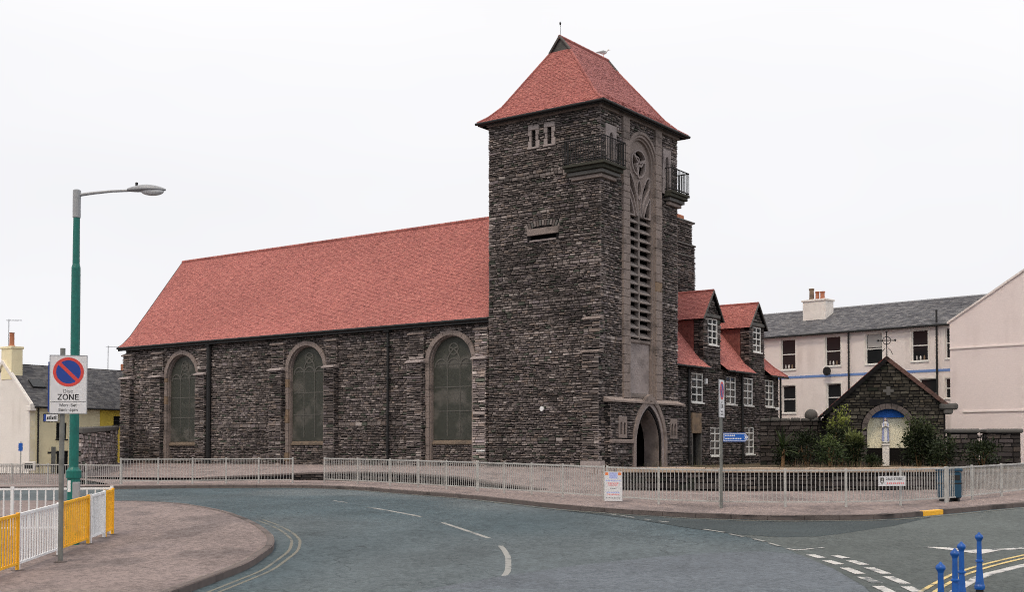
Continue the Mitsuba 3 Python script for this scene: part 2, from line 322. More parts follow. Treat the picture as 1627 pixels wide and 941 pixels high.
# ------------------------------------------------------------------ ground, road, pavements
def plain(name, mesh, bsdf, label, kind='structure', cat=None): return add(name, mesh, bsdf, label=label, kind=kind)
far = sg.box(-400, -60, 400, 700).difference(sg.box(-70, -18, 70, 130))
LANE = sg.Polygon([(-64, 46.6), (-15.6, 46.6), (-17.4, 50), (-19.5, 53.0), (-26.6, 79.2), (-26.5, 88), (-22, 99), (-64, 99)])
fv, ff = trimesh.creation.triangulate_polygon(far, engine='earcut')
plain('ground', join(drape(sg.box(-70, -18, 70, 130).difference(LANE), -.06), (np.column_stack([fv, np.where(fv[:, 1] > 60, 1.05, np.where(fv[:, 1] > 0, .1, -1.8)) - .02]), ff)), 'm_soil', 'bare earth under the whole neighbourhood')
plain('road', drape(sg.box(-65, -17, 65, 129).difference(LANE), 0), 'm_road', 'blue grey asphalt road bending past the church')
KERB = smooth_line([(-60, 41), (-40, 42.5), (-21.4, 43.9), (-16.5, 44.6), (-12, 45.9), (-8.6, 46.2), (-6, 44.6), (-3.8, 41.4), (-1.1, 37.6), (.3, 34.9), (1.46, 32.9), (3.04, 31.2), (4.53, 30.2), (6.72, 29.5), (8.76, 29.7), (11.2, 31.2), (13.24, 32.9), (16, 35.2), (21, 40), (30, 50), (45, 68)], .5)
FARP = sg.Polygon(list(map(tuple, KERB)) + [(60, 100), (60, 128), (-60, 128)]).buffer(0).difference(LANE)
lq = polys(shapely.segmentize(LANE, 3.0))[0]; lv_, lf_ = trimesh.creation.triangulate_polygon(lq, engine='earcut')
plain('lane', (np.column_stack([lv_, np.where(lv_[:, 1] < 47, .29, .04)]), lf_), 'm_pave', 'lower lying lane in front of the cream cottage')
NEARP = sg.Polygon([(-60, 20), (-60, 38)] + list(map(tuple, smooth_line([(-16, 35.0), (-13.5, 35.0), (-11.4, 34.8), (-10.2, 34.4), (-8.04, 31.9), (-6.13, 28.3), (-5.37, 26.37), (-4.95, 25.0), (-4.72, 23.5), (-4.70, 21.8), (-4.92, 19.92), (-5.19, 18.24), (-5.55, 16.6), (-6.6, 12), (-8, 8)], .4))) + [(-12, -10), (-60, -10)]).buffer(0)
WK = [(5.2, 15.2), (6.08, 17.3), (6.69, 18.5), (7.12, 19.25), (7.55, 19.9), (7.95, 20.42), (8.45, 20.95), (9.4, 21.85), (12, 24.1), (17, 28)]
RIGHTP = sg.Polygon(list(map(tuple, smooth_line(WK, .4))) + [(60, 50), (60, -10), (3, -10), (4, 8)]).buffer(0)
HK = .12
plain('pavement', drape(FARP, HK), 'm_pave', 'pinkish grey pavement along the far kerb in front of the church')
plain('pavement', drape(NEARP, HK), 'm_pave', 'pinkish grey corner pavement with a curved kerb around the lamp post')
plain('pavement', drape(RIGHTP, HK * .5), 'm_road_side', 'grey paved corner where the blue bollards stand')
rng = np.random.default_rng(5)
def kerb(name, line, hk, owner_label, inward, w=.14, step=.9, bs='m_kerb', near=60):
    """Kerbstones laid end to end along the pavement's edge, each a piece of its own."""
    k = thing(name, owner_label, None); labels[k]['kind'] = 'structure'; p = resample(line, step)
    for a, b in zip(p[:-1], p[1:]):
        d = b - a; L = np.linalg.norm(d); d /= L; nrm = np.array([-d[1], d[0]]) * inward
        q = [a + d * .006, b - d * .006, b - d * .006 + nrm * w, a + d * .006 + nrm * w]; z = g(np.array([x[1] for x in q])); dz = rng.uniform(-.004, .006)
        top = [(x[0] + (nrm[0] * .015 if i < 2 else 0), x[1] + (nrm[1] * .015 if i < 2 else 0), zz + hk + .008 + dz) for i, (x, zz) in enumerate(zip(q, z))]
        mid = [(x[0], x[1], zz + hk - .012) for x, zz in zip(q, z)]; low = [(x[0], x[1], zz - .1) for x, zz in zip(q, z)]
        V = np.array(low + mid + top); Fq = [[8, 9, 10, 11]] + [[i, (i + 1) % 4, 4 + (i + 1) % 4, 4 + i] for i in range(4)] + [[4 + i, 4 + (i + 1) % 4, 8 + (i + 1) % 4, 8 + i] for i in range(4)]
        yk = np.hypot(*(a - np.array([10.45, 30.9]))) < .5 and name == 'kerb' and hk > .1 and a[0] > 5
        add('kerbstone', (V, np.array(Fq)), 'm_yellow' if yk else bs, parent=k, label='kerbstone painted bright yellow' if yk else None)
kerb('kerb', KERB[(KERB[:, 0] > -24) & (KERB[:, 0] < 22)], HK, 'stone kerb along the far side of the road', 1)
kerb('kerb', [q for q in NEARP.exterior.coords if -18 < q[0] < -4.5 and 8 < q[1] < 36][:: 1] if False else smooth_line([(-13.5, 35.0), (-11.4, 34.8), (-10.2, 34.4), (-8.04, 31.9), (-6.13, 28.3), (-5.37, 26.37), (-4.95, 25.0), (-4.72, 23.5), (-4.70, 21.8), (-4.92, 19.92), (-5.19, 18.24), (-5.55, 16.6), (-6.6, 12)], .4), HK, 'dark stone kerb curving round the near pavement corner', -1, step=.75)
def marking(name, label, shapes, bs, dz=.004, parent=None):
    k = thing(name, label, None) if len(shapes) > 1 else None
    if k:
        labels[k]['kind'] = 'structure'
        for s in shapes: add('dash', drape(s, dz), bs, parent=k)
    else: add(name, drape(shapes[0], dz), bs, label=label, kind='structure')
add('road_patch', drape(sg.Polygon([(1.6, 32.3), (3.1, 30.9), (4.6, 29.9), (6.75, 29.3), (8.9, 29.4), (10.4, 30.3), (8.92, 28.4), (7.35, 26.9), (6.6, 26.3), (5.89, 26.2), (5.15, 26.6), (4.32, 27.7), (2.98, 30.2)]).buffer(.25).buffer(-.1), .008), 'm_road_dark', label='dark strip of newer asphalt beside the far kerb', kind='structure')
add('side_road', drape(sg.Polygon([(4.2, 27.9), (4.9, 26.75), (5.33, 25.36), (5.5, 24.56), (5.6, 23.2), (5.75, 21.47), (5.72, 19.5), (5.4, 17), (5.2, 15.2)] + WK[1:] + [(30, 38.5), (40, 50), (21, 39.6), (16, 34.8), (13.24, 32.5), (11.2, 30.8), (8.76, 29.3), (6.72, 29.1), (4.5, 29.8)]).buffer(0), .004), 'm_road_side', label='greenish grey asphalt mouth of the side road on the right', kind='structure')
LIGHTP = [(-6.6, 10), (-3.2, 17.0), (-1.5, 19.0), (-.2, 20.6), (1.2, 21.9), (2.6, 22.9), (3.9, 23.6), (5.0, 23.8), (5.6, 23.3), (5.75, 21.5), (5.7, 19.5), (5.35, 17), (5.1, 14), (4.0, 8), (3.0, -10), (-8, -10)]
add('road_patch', drape(sg.Polygon(LIGHTP).buffer(.4).buffer(-.4), .006), 'm_road_light', label='paler grey asphalt in the middle of the junction', kind='structure')
marking('centre_line', 'worn white centre line dashes on the road', [ribbon([(-5.5, 36.9), (-4.9, 35.8)], .09), ribbon([(-4.06, 33.8), (-2.32, 30.5)], .12), ribbon([(-1.68, 29.0), (-.5, 25.9)], .11)], 'm_road_worn')
marking('turning_arc', 'curved worn white mark at the end of the centre line', [sg.LineString(smooth_line([(-.24, 24.65), (-.13, 23.71), (-.07, 22.67), (-.07, 21.5), (-.16, 20.44)], .2)).buffer(.055, cap_style=2)], 'm_road_worn')
marking('edge_dashes', 'short white dashes leading from the kerb to the junction', [ribbon(a, .09) for a in ([(2.37, 31.6), (2.69, 30.95)], [(2.79, 30.75), (3.07, 30.2)], [(3.3, 29.78), (3.43, 29.55)], [(3.6, 29.3), (3.78, 29.01)], [(4.39, 27.52), (4.75, 26.9)], [(4.82, 26.6), (5.03, 26.1)], [(5.17, 25.75), (5.33, 25.3)], [(5.36, 25.05), (5.47, 24.56)])], 'm_road_worn', .012)
marking('corner_line', 'thin white corner mark where the give way lines start', [ribbon([(5.53, 24.17), (5.68, 23.95), (6.3, 24.3)], .07)], 'm_road_white', .012)
up = [[(6.21, 23.2), (6.34, 22.8)], [(6.33, 22.5), (6.44, 21.94)], [(6.41, 21.6), (6.5, 20.85)], [(6.42, 20.55), (6.46, 19.75)], [(6.38, 19.45), (6.38, 18.6)]]
lo = [[(5.78, 23.3), (5.9, 22.84)], [(5.89, 22.5), (6.0, 22.0)], [(5.97, 21.6), (6.04, 20.85)], [(5.97, 20.5), (6.03, 19.85)], [(5.93, 19.5), (5.94, 18.7)]]
marking('give_way_line', 'upper row of white give way dashes across the side road', [ribbon(a, .19) for a in up], 'm_road_white', .012)
marking('give_way_line', 'lower row of white give way dashes across the side road', [ribbon(a, .19) for a in lo], 'm_road_white', .012)
marking('road_arrow', 'white painted arrow on the side road behind the bollards', [sg.Polygon([(8.34, 24.45), (8.76, 24.36), (9.12, 24.0), (9.74, 24.13), (11.2, 24.6), (11.2, 24.45), (9.7, 23.9), (9.1, 23.35), (8.78, 23.9)])], 'm_road_white', .012)
yl = smooth_line([(5.3, 16.6), (5.95, 18.16), (6.46, 18.98), (6.84, 19.6), (7.17, 20.12), (7.59, 20.75), (8.01, 21.28), (8.41, 21.75), (8.97, 22.34), (9.91, 23.25), (12, 25.2), (17, 29)], .4)
def offset(l, d):
    l = np.asarray(l); t = np.gradient(l, axis=0); t /= np.linalg.norm(t, axis=1)[:, None]; return l + np.column_stack([t[:, 1], -t[:, 0]]) * d
marking('double_yellow_line', 'double yellow line along the kerb by the blue bollards', [ribbon(yl, .075), ribbon(offset(yl, .19), .075)], 'm_road_yellow', .012)
kerb('kerb', smooth_line(WK, .4), .06, 'white painted kerb edge behind the blue bollards', -1, w=.17, bs='m_road_white')
nl = smooth_line([(-6.3, 29.6), (-5.5, 27.9), (-5.0, 26.6), (-4.62, 25.2), (-4.42, 23.4), (-4.42, 21.7), (-4.64, 19.9), (-4.92, 18.2), (-5.3, 16.5), (-6.35, 12)], .4)
marking('double_yellow_line', 'faded double yellow line round the near pavement corner', [ribbon(nl, .06), ribbon(offset(nl, -.17), .06)], 'm_road_faint', .004)
kl = offset(KERB[(KERB[:, 0] > -20) & (KERB[:, 0] < 22)], .28)
marking('kerb_line', 'faint pale channel line at the foot of the far kerb', [ribbon(kl, .08)], 'm_road_faint', .016)

# ------------------------------------------------------------------ the church: local x along the tower's front, y along the nave
CH = Fr((4.3105, 58.0, 0), 53.93)
church = thing('stone_church', 'dark stone church with square tower, arched windows and red tiled roofs', 'church')
rng = np.random.default_rng(21)
Z0 = .55                                                      # foot of the walls, just under the forecourt
# --- tower walls
TW, TD, TH = 7.85, 6.82, 18.72
slitA, slitB = rect(3.83, 4.09, 17.22, 17.88), rect(2.86, 3.12, 17.26, 17.90)
slot = rect(2.62, 4.2, 12.33, 12.5)
holesL = unary_union([slitA, slitB, slot])
bay = round_arch(3.95, 1.36, 4.35, 16.42)
lanc = [pointed_arch(.92, .17, 15.4, 17.15), pointed_arch(6.62, .17, 15.35, 17.1)]
porch_o = pointed_arch(4.05, 1.2, Z0, 1.95)
holesF = unary_union([bay, *lanc, porch_o])
wallL = rect(.55, TD, Z0, TH).difference(holesL)
tw = add('tower_wall', join(ext(wallL, .04, .5, 'l'), ext(rect(0.04, TW, Z0, TH).difference(holesF), .04, .55, 'f'), bx(.04, TW, TD - .45, TD, Z0, TH), bx(TW - .5, TW, .55, TD - .45, Z0, TH)), 'm_mortar', CH, church)
grow = lambda p, d: p.buffer(d, join_style=2)
surL = unary_union([rect(3.62, 4.3, 17.0, 18.12), rect(2.65, 3.33, 17.0, 18.12), rect(2.45, 4.38, 12.2, 12.87), rect(2.45, 4.38, 12.87, 13.22)])
stL = stones(lay(-.03, TD + .02, Z0, TH, surL.union(rect(-.1, .9, Z0, 8.15)), rng), 'l', .0, rng)
pil = [rect(2.0, 2.6, 4.25, 18.5), rect(5.3, 5.9, 4.25, 18.5)]
surF = unary_union([grow(bay, .26), *pil, rect(.42, 1.42, 15.3, 17.75), rect(6.12, 7.12, 15.2, 17.68), rect(.25, 7.65, Z0, 4.2)])
stF = stones(lay(.0, TW, Z0, TH, surF, rng), 'f', .0, rng)
stB = stones(lay(.0, TW, 8.0, TH, None, rng, ch=(.2, .34), ln=(.6, 1.3)), 'f', TD, rng, outward=1)
stR = stones(lay(.0, TD, 8.0, TH, None, rng, ch=(.2, .34), ln=(.6, 1.3)), 'l', TW, rng, outward=1)
church_sets = [(tw, stL), (tw, stF), (tw, stB), (tw, stR)]
# corner buttress in two stages with weathered caps
bu = add('buttress', join(bx(-.26, .3, -.02, .86, Z0, 6.42), bx(-.12, .3, -.02, .86, 6.42, 8.05)), 'm_mortar', CH, church)
for x, z0, z1 in ((-.3, Z0, 6.4), (-.15, 6.62, 8.02)):
    church_sets.append((bu, stones(lay(-.05, .9, z0, z1, None, rng, ln=(.25, .6)), 'l', x, rng)))
    church_sets.append((bu, stones(lay(x, .32, z0, z1, None, rng, ln=(.2, .4)), 'f', -.03, rng)))
def cap(x0, x1, y0, y1, z, h=.2, slope='x'):
    V = np.array([[x0, y0, z], [x1, y0, z], [x1, y1, z], [x0, y1, z], [x0, y0, z + .07], [x1, y0, z + h], [x1, y1, z + h], [x0, y1, z + .07]], float)
    return vf((V, BF))
add('buttress_cap', cap(-.38, .1, -.1, .95, 6.4), 'm_dressed', CH, church)
add('buttress_cap', cap(-.24, .1, -.1, .95, 8.02), 'm_dressed', CH, church)
add('foundation_stone', cbx(-.36, .1, -.16, .98, Z0, 1.12, .02), 'm_panel', CH, church, label='pale block at the foot of the tower corner')
# dressed stone round the slit windows; the slot under its relieving arch
for c in (3.96, 2.99):
    w = add('slit_window', ext(rect(c - .11, c + .11, 17.24, 17.88), .3, .34, 'l'), 'm_dark', CH, church)
    for (a, b, z0, z1) in ((c - .36, c - .13, 17.05, 17.36), (c - .28, c - .13, 17.38, 17.62), (c + .13, c + .34, 17.05, 17.36), (c + .13, c + .27, 17.38, 17.62), (c - .33, c + .33, 17.92, 18.13), (c - .34, c - .13, 17.64, 17.9), (c + .13, c + .34, 17.64, 17.9), (c - .36, c + .36, 16.94, 17.04)):
        add('surround_block', cbx(-.05 if z0 > 17 else -.09, .3, a, b, z0, z1, .012), 'm_panel', CH, w)
sl = add('vent_slot', ext(rect(2.62, 4.2, 12.34, 12.5), .35, .38, 'l'), 'm_dark', CH, church)
add('lintel', cbx(-.04, .3, 2.45, 4.38, 12.52, 12.86, .015), 'm_dressed', CH, sl)
add('sill', cap(-.05, .3, 2.62, 4.2, 12.2, .12), 'm_panel', CH, sl)
for i, u in enumerate(np.linspace(2.42, 4.4, 13)):
    a = (u - 3.41) / 1.0 * .5; h = .27 + .03 * ((i * 7) % 3); zc = 13.12 - .16 * ((u - 3.41) / 1.0) ** 2 + .02
    q = np.array([[-.055, -h / 2], [.055, -h / 2], [.06, h / 2], [-.06, h / 2]]); R2 = np.array([[math.cos(a), -math.sin(a)], [math.sin(a), math.cos(a)]]); q = q @ np.array([[math.cos(a), -math.sin(a)], [math.sin(a), math.cos(a)]])
    add('voussoir', ext(sg.Polygon(q + [u, zc]), .0 - .012 * (i % 2), .1, 'l'), ['m_louvre', 'm_lead', 'm_kerb'][i % 3], CH, sl)
add('disc', tube([(-.12, 3.42, 3.72), (-.05, 3.42, 3.72)], .12, 16), 'm_white', CH, church, label='round white disc fixed to the tower wall')
add('stud', tube([(-.1, 2.9, 6.55), (-.05, 2.9, 6.55)], .05, 10), 'm_white', CH, church)
# pilaster strips of dressed blocks
for p in pil:
    a, z0, b, z1 = p.bounds; o = add('pilaster', bx(a + .02, b - .02, -.06, .1, z0, z1), 'm_mortar', CH, church)
    z = z0
    while z < z1 - .1:
        h = min(rng.uniform(.32, .52), z1 - z); add('pilaster_block', cbx(a - rng.uniform(0, .04), b + rng.uniform(0, .04), -.13 - rng.uniform(0, .02), .04, z + .008, z + h - .008, .014), 'm_ochre' if rng.random() < .10 and b > 5 else 'm_dressed', CH, o); z += h
cor = add('cornice', join(cbx(-.1, TW + .1, -.12, .05, 18.42, 18.72, .02), cbx(-.1, .05, .05, TD + .1, 18.5, 18.72, .02)), 'm_dressed', CH, church)
# --- the tall belfry bay
bf = add('belfry_bay', ext(rect(2.5, 5.4, 4.0, 17.95), .62, .8, 'f'), 'm_dark', CH, church)
ringo, ring1 = grow(bay, .24), bay
add('hood_mould', ext(ringo.difference(grow(bay, .09)).intersection(rect(0, 9, 16.0, 19)), -.12, .06, 'f'), 'm_dressed', CH, bf)
add('outer_order', ext(grow(bay, .1).difference(grow(bay, -.06)).intersection(rect(0, 9, 4.3, 19)), -.05, .08, 'f'), 'm_dressed', CH, bf)
add('inner_order', ext(grow(bay, -.02).difference(grow(bay, -.17)).intersection(rect(0, 9, 4.3, 19)), .05, .36, 'f'), 'm_dressed', CH, bf)
inner = grow(bay, -.165)
add('infill_panel', ext(rect(2.77, 5.13, 4.5, 7.16), .24, .4, 'f'), 'm_panel', CH, bf, label='pale ashlar panel under the louvres')
add('bay_sill', (lambda m: m)(vf((np.array([[2.6, -.05, 4.33], [5.3, -.05, 4.33], [5.3, .34, 4.33], [2.6, .34, 4.33], [2.6, -.05, 4.38], [5.3, -.05, 4.38], [5.3, .34, 4.62], [2.6, .34, 4.62]]), BF))), 'm_lead', CH, bf)
add('bay_sill', cbx(2.77, 5.13, .14, .4, 7.14, 7.3, .015), 'm_dressed', CH, bf)
add('mullion', cbx(3.87, 4.03, .12, .4, 7.3, 14.0, .03), 'm_louvre', CH, bf)
for i in range(14):
    z = 7.40 + i * .452
    for a, b in ((2.78, 3.86), (4.04, 5.12)):
        V = np.array([[a, .10, z], [b, .10, z], [b, .46, z + .30], [a, .46, z + .30]]); nn = np.array([0, -.6, .7]) * .07
        add('louvre', vf((np.vstack([V - nn * .5, V + nn * .5]), BF)), 'm_louvre', CH, bf)
# flowing tracery: a plate of stone with flame shaped openings
def flame(pts, n=8):
    p = np.array(pts + pts[:1], float); s = np.arange(len(p)); q = np.linspace(0, len(p) - 1, n * len(p)); return sg.Polygon(np.column_stack([PchipInterpolator(s, p[:, 0])(q), PchipInterpolator(s, p[:, 1])(q)])).buffer(0)
def swirl(a0, R=.72):
    P = []
    for t in np.linspace(0, 1, 9): a = a0 + t * 1.75; P.append((3.95 + (R * (.93 - .12 * t)) * math.cos(a), 16.42 + (R * (.93 - .12 * t)) * math.sin(a)))
    for t in np.linspace(1, 0, 9): a = a0 + .25 + t * 1.45; r = R * (.22 + .42 * t); P.append((3.95 + r * math.cos(a), 16.42 + r * math.sin(a)))
    return sg.Polygon(P).buffer(0).buffer(.025)
fl = [swirl(.5), swirl(.5 + 2.094), swirl(.5 + 4.189),
      flame([(2.88, 15.3), (3.12, 15.0), (3.45, 14.55), (3.78, 13.74), (3.72, 14.5), (3.42, 15.25), (3.05, 15.75), (2.88, 15.8)]), flame([(5.02, 15.3), (4.78, 15.0), (4.45, 14.55), (4.12, 13.74), (4.18, 14.5), (4.48, 15.25), (4.85, 15.75), (5.02, 15.8)]),
      flame([(3.95, 14.6), (4.12, 15.05), (3.95, 15.5), (3.78, 15.05)]), flame([(2.84, 13.72), (3.42, 13.72), (3.15, 14.3), (2.84, 14.7)]), flame([(5.06, 13.72), (4.48, 13.72), (4.75, 14.3), (5.06, 14.7)])]
plate = inner.intersection(rect(2, 6, 13.66, 18)).difference(unary_union(fl))
add('tracery', ext(plate, .18, .36, 'f'), 'm_dressed', CH, bf)
rib = unary_union([p.buffer(.07).difference(p.buffer(.012)) for p in fl]).intersection(inner)
add('tracery_rib', ext(rib, .10, .19, 'f'), 'm_panel', CH, bf)
# --- lancets beside the bay
for c, z in ((.92, 15.34), (6.62, 15.26)):
    w = add('lancet_window', ext(rect(c - .2, c + .2, z, z + 2.2), .3, .34, 'f'), 'm_dark', CH, church)
    fr = rect(c - .5, c + .5, z, z + 2.4).difference(pointed_arch(c, .165, z - .1, z + 1.78))
    zz = z
    for h in (.42, .38, .45, .4, .75):
        p = fr.intersection(rect(c - 2, c + 2, zz + .006, zz + h - .006)).buffer(0); zz += h
        wob = .04 * ((int(zz * 10)) % 3 - 1); add('surround_block', ext(p.intersection(rect(c - .46 + wob, c + .46 - wob, 0, 30)), -.07, .28, 'f'), 'm_panel', CH, w)
# --- corner balconies on stepped corbels, each with an iron railing
def balcony(sx, x0, x1, ylen, zf, lab):
    """sx: corner x; the balcony runs x0..x1 along the front and ylen along the side."""
    left = sx < 1; o = thing_part = add('balcony', join(*[m for m in ([bx(-.58, 1.5, -.58, 0, zf - .12, zf), bx(-.58, 0, 0, ylen, zf - .12, zf)] if left else [bx(6.35, TW + .5, -.5, 0, zf - .12, zf), bx(TW, TW + .5, 0, ylen, zf - .12, zf)])]), 'm_balcony_shaded', CH, church, label=lab)
    for i, p in enumerate((.42, .3, .17)):
        z1 = zf - .125 - i * .2; z0 = z1 - .18; c = .015; e = .12 * i
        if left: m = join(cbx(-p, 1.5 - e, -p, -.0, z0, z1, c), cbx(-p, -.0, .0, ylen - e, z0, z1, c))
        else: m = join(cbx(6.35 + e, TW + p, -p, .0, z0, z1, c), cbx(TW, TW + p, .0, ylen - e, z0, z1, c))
        add('corbel_course', m, ['m_balcony_shaded', 'm_lead', 'm_dressed'][i], CH, o)  # top course takes the slab colour with its painted shade
    if left: path = [(-.01, ylen - .02), (-.54, ylen - .02), (-.54, -.54), (1.48, -.54), (1.48, 0)]
    else: path = [(6.37, 0), (6.37, -.46), (TW + .46, -.46), (TW + .46, ylen)]
    rl = o
    for a, b in zip(path[:-1], path[1:]):
        for z in (.1, 1.2): add('rail', tube([(*a, zf + z), (*b, zf + z)], .03, 6), 'm_iron', CH, o)
    for a, b in zip(path[:-1], path[1:]):
        for q in resample([a, b], .15)[:-1]: add('baluster', tube([(*q, zf), (*q, zf + 1.2)], .02, 5), 'm_iron', CH, rl)
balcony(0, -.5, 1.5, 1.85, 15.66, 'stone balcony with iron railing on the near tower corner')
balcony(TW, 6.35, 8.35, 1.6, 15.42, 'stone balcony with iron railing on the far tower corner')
# --- porch block
pz = 4.0; py = -.38
po = add('porch', ext(rect(.3, 7.6, Z0, pz).difference(porch_o), py + .04, .0, 'f'), 'm_mortar', CH, church)
porch_ring = pointed_arch(4.05, 1.72, Z0, 1.95)
pw = [rect(1.0, 1.75, 2.25, 3.3), rect(6.2, 6.95, 2.25, 3.3)]
church_sets.append((po, stones(lay(.3, 7.6, Z0, pz, unary_union([porch_ring, *pw, rect(.3, 2.3, 1.95, 2.2)]), rng), 'f', py, rng, tone=.8)))
church_sets.append((po, stones(lay(py, .0, Z0, pz, None, rng, ln=(.15, .3)), 'l', .3, rng)))
add('ledge', vf((np.array([[.15, py - .12, pz], [7.75, py - .12, pz], [7.75, .05, pz], [.15, .05, pz], [.15, py - .12, pz + .08], [7.75, py - .12, pz + .08], [7.75, .05, pz + .3], [.15, .05, pz + .3]]), BF)), 'm_dressed', CH, po)
for i, (w0, w1, d0, d1, bs) in enumerate(((1.72, 1.5, py - .1, py + .1, 'm_dressed'), (1.5, 1.33, py - .02, py + .3, 'm_panel'), (1.33, 1.17, py + .12, .6, 'm_dressed'))):
    add('porch_arch_order', ext(pointed_arch(4.05, w0, Z0, 1.95).difference(pointed_arch(4.05, w1, Z0 - 1, 1.95)), d0, d1, 'f'), bs, CH, po)
dk = add('porch_interior', join(bx(2.4, 5.7, 2.6, 2.7, Z0, 4), bx(2.4, 2.5, .6, 2.6, Z0, 4), bx(5.6, 5.7, .6, 2.6, Z0, 4), bx(2.4, 5.7, .6, 2.6, 3.8, 3.9), bx(2.4, 5.7, -.3, 2.6, Z0, .82)), 'm_dark', CH, po)
add('inner_door', cbx(2.75, 3.5, 1.6, 1.68, .82, 2.55, .01), 'm_wood', CH, po, label='brown timber inner door')
for a, b in ((1.0, 1.75), (6.2, 6.95)):
    w = add('porch_window', ext(rect(a + .1, b - .1, 2.3, 3.2), py + .16, py + .18, 'f'), 'm_dark', CH, po)
    c = (a + b) / 2
    add('window_frame', ext(rect(a, b, 2.25, 3.3).difference(unary_union([pointed_arch(c - .16, .1, 2.42, 2.9), pointed_arch(c + .16, .1, 2.42, 2.9)])), py - .05, py + .15, 'f'), 'm_dressed', CH, w)
add('string_course', cap(0, 0, 0, 0, 0) if False else cbx(.2, 2.35, py - .12, py + .05, 1.98, 2.18, .03), 'm_dressed', CH, po)
# --- tower roof: bell-cast hips with a small gablet at each end of the ridge
def rrect(o_f, o_h, z): return [(-.45 + o_h, -.45 + o_f, z), (TW + .45 - o_h, -.45 + o_f, z), (TW + .45 - o_h, TD + .45 - o_f, z), (-.45 + o_h, TD + .45 - o_f, z)]
lv = [(0, 0, 18.66), (.5, .38, 18.98), (1.05, .80, 19.50), (2.2, 1.45, 20.95), (3.29, 2.05, 22.30)]
ry, rz, rx0, rx1 = TD / 2, 23.02, -.45 + 2.05, TW + .45 - 2.05
rings = [rrect(*l) for l in lv]; Q = []; Qh = []
for a, b in zip(rings[:-1], rings[1:]):
    for i in range(4): (Q if i % 2 == 0 else Qh).append([a[i], a[(i + 1) % 4], b[(i + 1) % 4], b[i]])
t4 = rings[-1]
Q += [[t4[0], t4[1], (rx1, ry, rz), (rx0, ry, rz)], [t4[2], t4[3], (rx0, ry, rz), (rx1, ry, rz)]]
tr = add('tower_roof', join(quad_mesh(Q), quad_mesh(Qh), quad_mesh([rings[0][::-1]])), 'm_mortar', CH, church)
rng = np.random.default_rng(8)
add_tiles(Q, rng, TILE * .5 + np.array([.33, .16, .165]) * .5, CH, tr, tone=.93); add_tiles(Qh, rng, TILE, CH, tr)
for x in (rx0, rx1):
    s = 1 if x == rx0 else -1
    add('gablet', vf((np.array([[x + s * .03, t4[0][1], 22.3], [x + s * .03, t4[3][1], 22.3], [x + s * .03, ry, rz - .04], [x + s * .2, t4[0][1], 22.3], [x + s * .2, t4[3][1], 22.3], [x + s * .2, ry, rz - .04]]), np.array([[0, 1, 2], [3, 5, 4], [0, 2, 5], [0, 5, 3], [1, 4, 5], [1, 5, 2]]))), 'm_lead', CH, tr)
    add('gablet_verge', join(tube([(x - s * .06, t4[0][1] - .08, 22.26), (x - s * .06, ry, rz + .05)], .06, 6), tube([(x - s * .06, t4[3][1] + .08, 22.26), (x - s * .06, ry, rz + .05)], .06, 6)), 'm_lead', CH, tr)
def ridge_tiles(path, parent, r=.10, l=.42, fr=CH, lift=.02):
    ms = []; p = [np.array(q, float) for q in path]
    for a, b in zip(p[:-1], p[1:]):
        n = max(1, int(np.linalg.norm(b - a) / l)); ms += [tube([a + (b - a) * (i + .02) / n + [0, 0, lift], a + (b - a) * (i + .98) / n + [0, 0, lift]], [r, r * .93], 8) for i in range(n)]
    m = join(*ms); r2 = np.random.default_rng(3); c = np.repeat(TILE[r2.integers(0, len(TILE), len(ms))] * r2.uniform(.75, 1.05, (len(ms), 1)), len(m[0]) // len(ms), 0)
    add('ridge_tiles', m, 'm_vc', fr, parent, color=c, kind='stuff')
ridge_tiles([(rx0 - .1, ry, rz), (rx1 + .1, ry, rz)], tr)
for i in range(4): ridge_tiles([r[i] for r in rings], tr, r=.07)
add('eaves_board', join(*[bx(-.42, TW + .42, -.42, -.32, 18.52, 18.655), bx(-.42, -.32, -.32, TD + .32, 18.52, 18.655), bx(TW + .32, TW + .42, -.32, TD + .32, 18.52, 18.655), bx(-.42, TW + .42, TD + .32, TD + .42, 18.52, 18.655)]), 'm_black', CH, tr)
for ga, gb in (((-.5, -.5), (TW + .5, -.5)), ((-.5, -.5), (-.5, TD + .5)), ((TW + .5, -.5), (TW + .5, TD + .5))): add('gutter', tube([(*ga, 18.62), (*gb, 18.62)], .07, 8), 'm_black', CH, tr)
add('finial', join(tube([(rx0, ry, rz), (rx0, ry, rz + .72)], .014, 6), lathe([(.01, 0), (.05, .06), (.05, .14), (.01, .2)], 8, (rx0, ry, rz + .62))), 'm_iron', CH, tr)
# --- nave
rng = np.random.default_rng(33)
NX, NY0, NY1, NH = .4, TD, 37.85, 8.6
cents = (31.95, 20.6, 9.67)
arch = [round_arch(c, 1.49, Z0, 6.35) for c in cents]
nw = add('nave_wall', join(ext(rect(NY0, NY1, Z0, NH).difference(unary_union(arch)), NX + .04, NX + .6, 'l'), bx(NX + .04, 10.4, NY1 - .5, NY1, Z0, NH), bx(9.9, 10.4, NY0, NY1 - .5, Z0, NH), bx(TW, 10.4, NY0, NY0 + .4, Z0, NH)), 'm_mortar', CH, church)
ring = [grow(a, .27) for a in arch]
church_sets.append((nw, stones(lay(NY0, NY1, Z0, NH, unary_union(ring), rng, ch=(.075, .155), ln=(.13, .42)), 'l', NX, rng, tone=1.0)))
gz = sg.Polygon([(NX, NH), (10.2, NH), (5.3, 14.9)])
add('gable_wall', ext(gz, NY1 - .5, NY1, 'f'), 'm_mortar', CH, church)
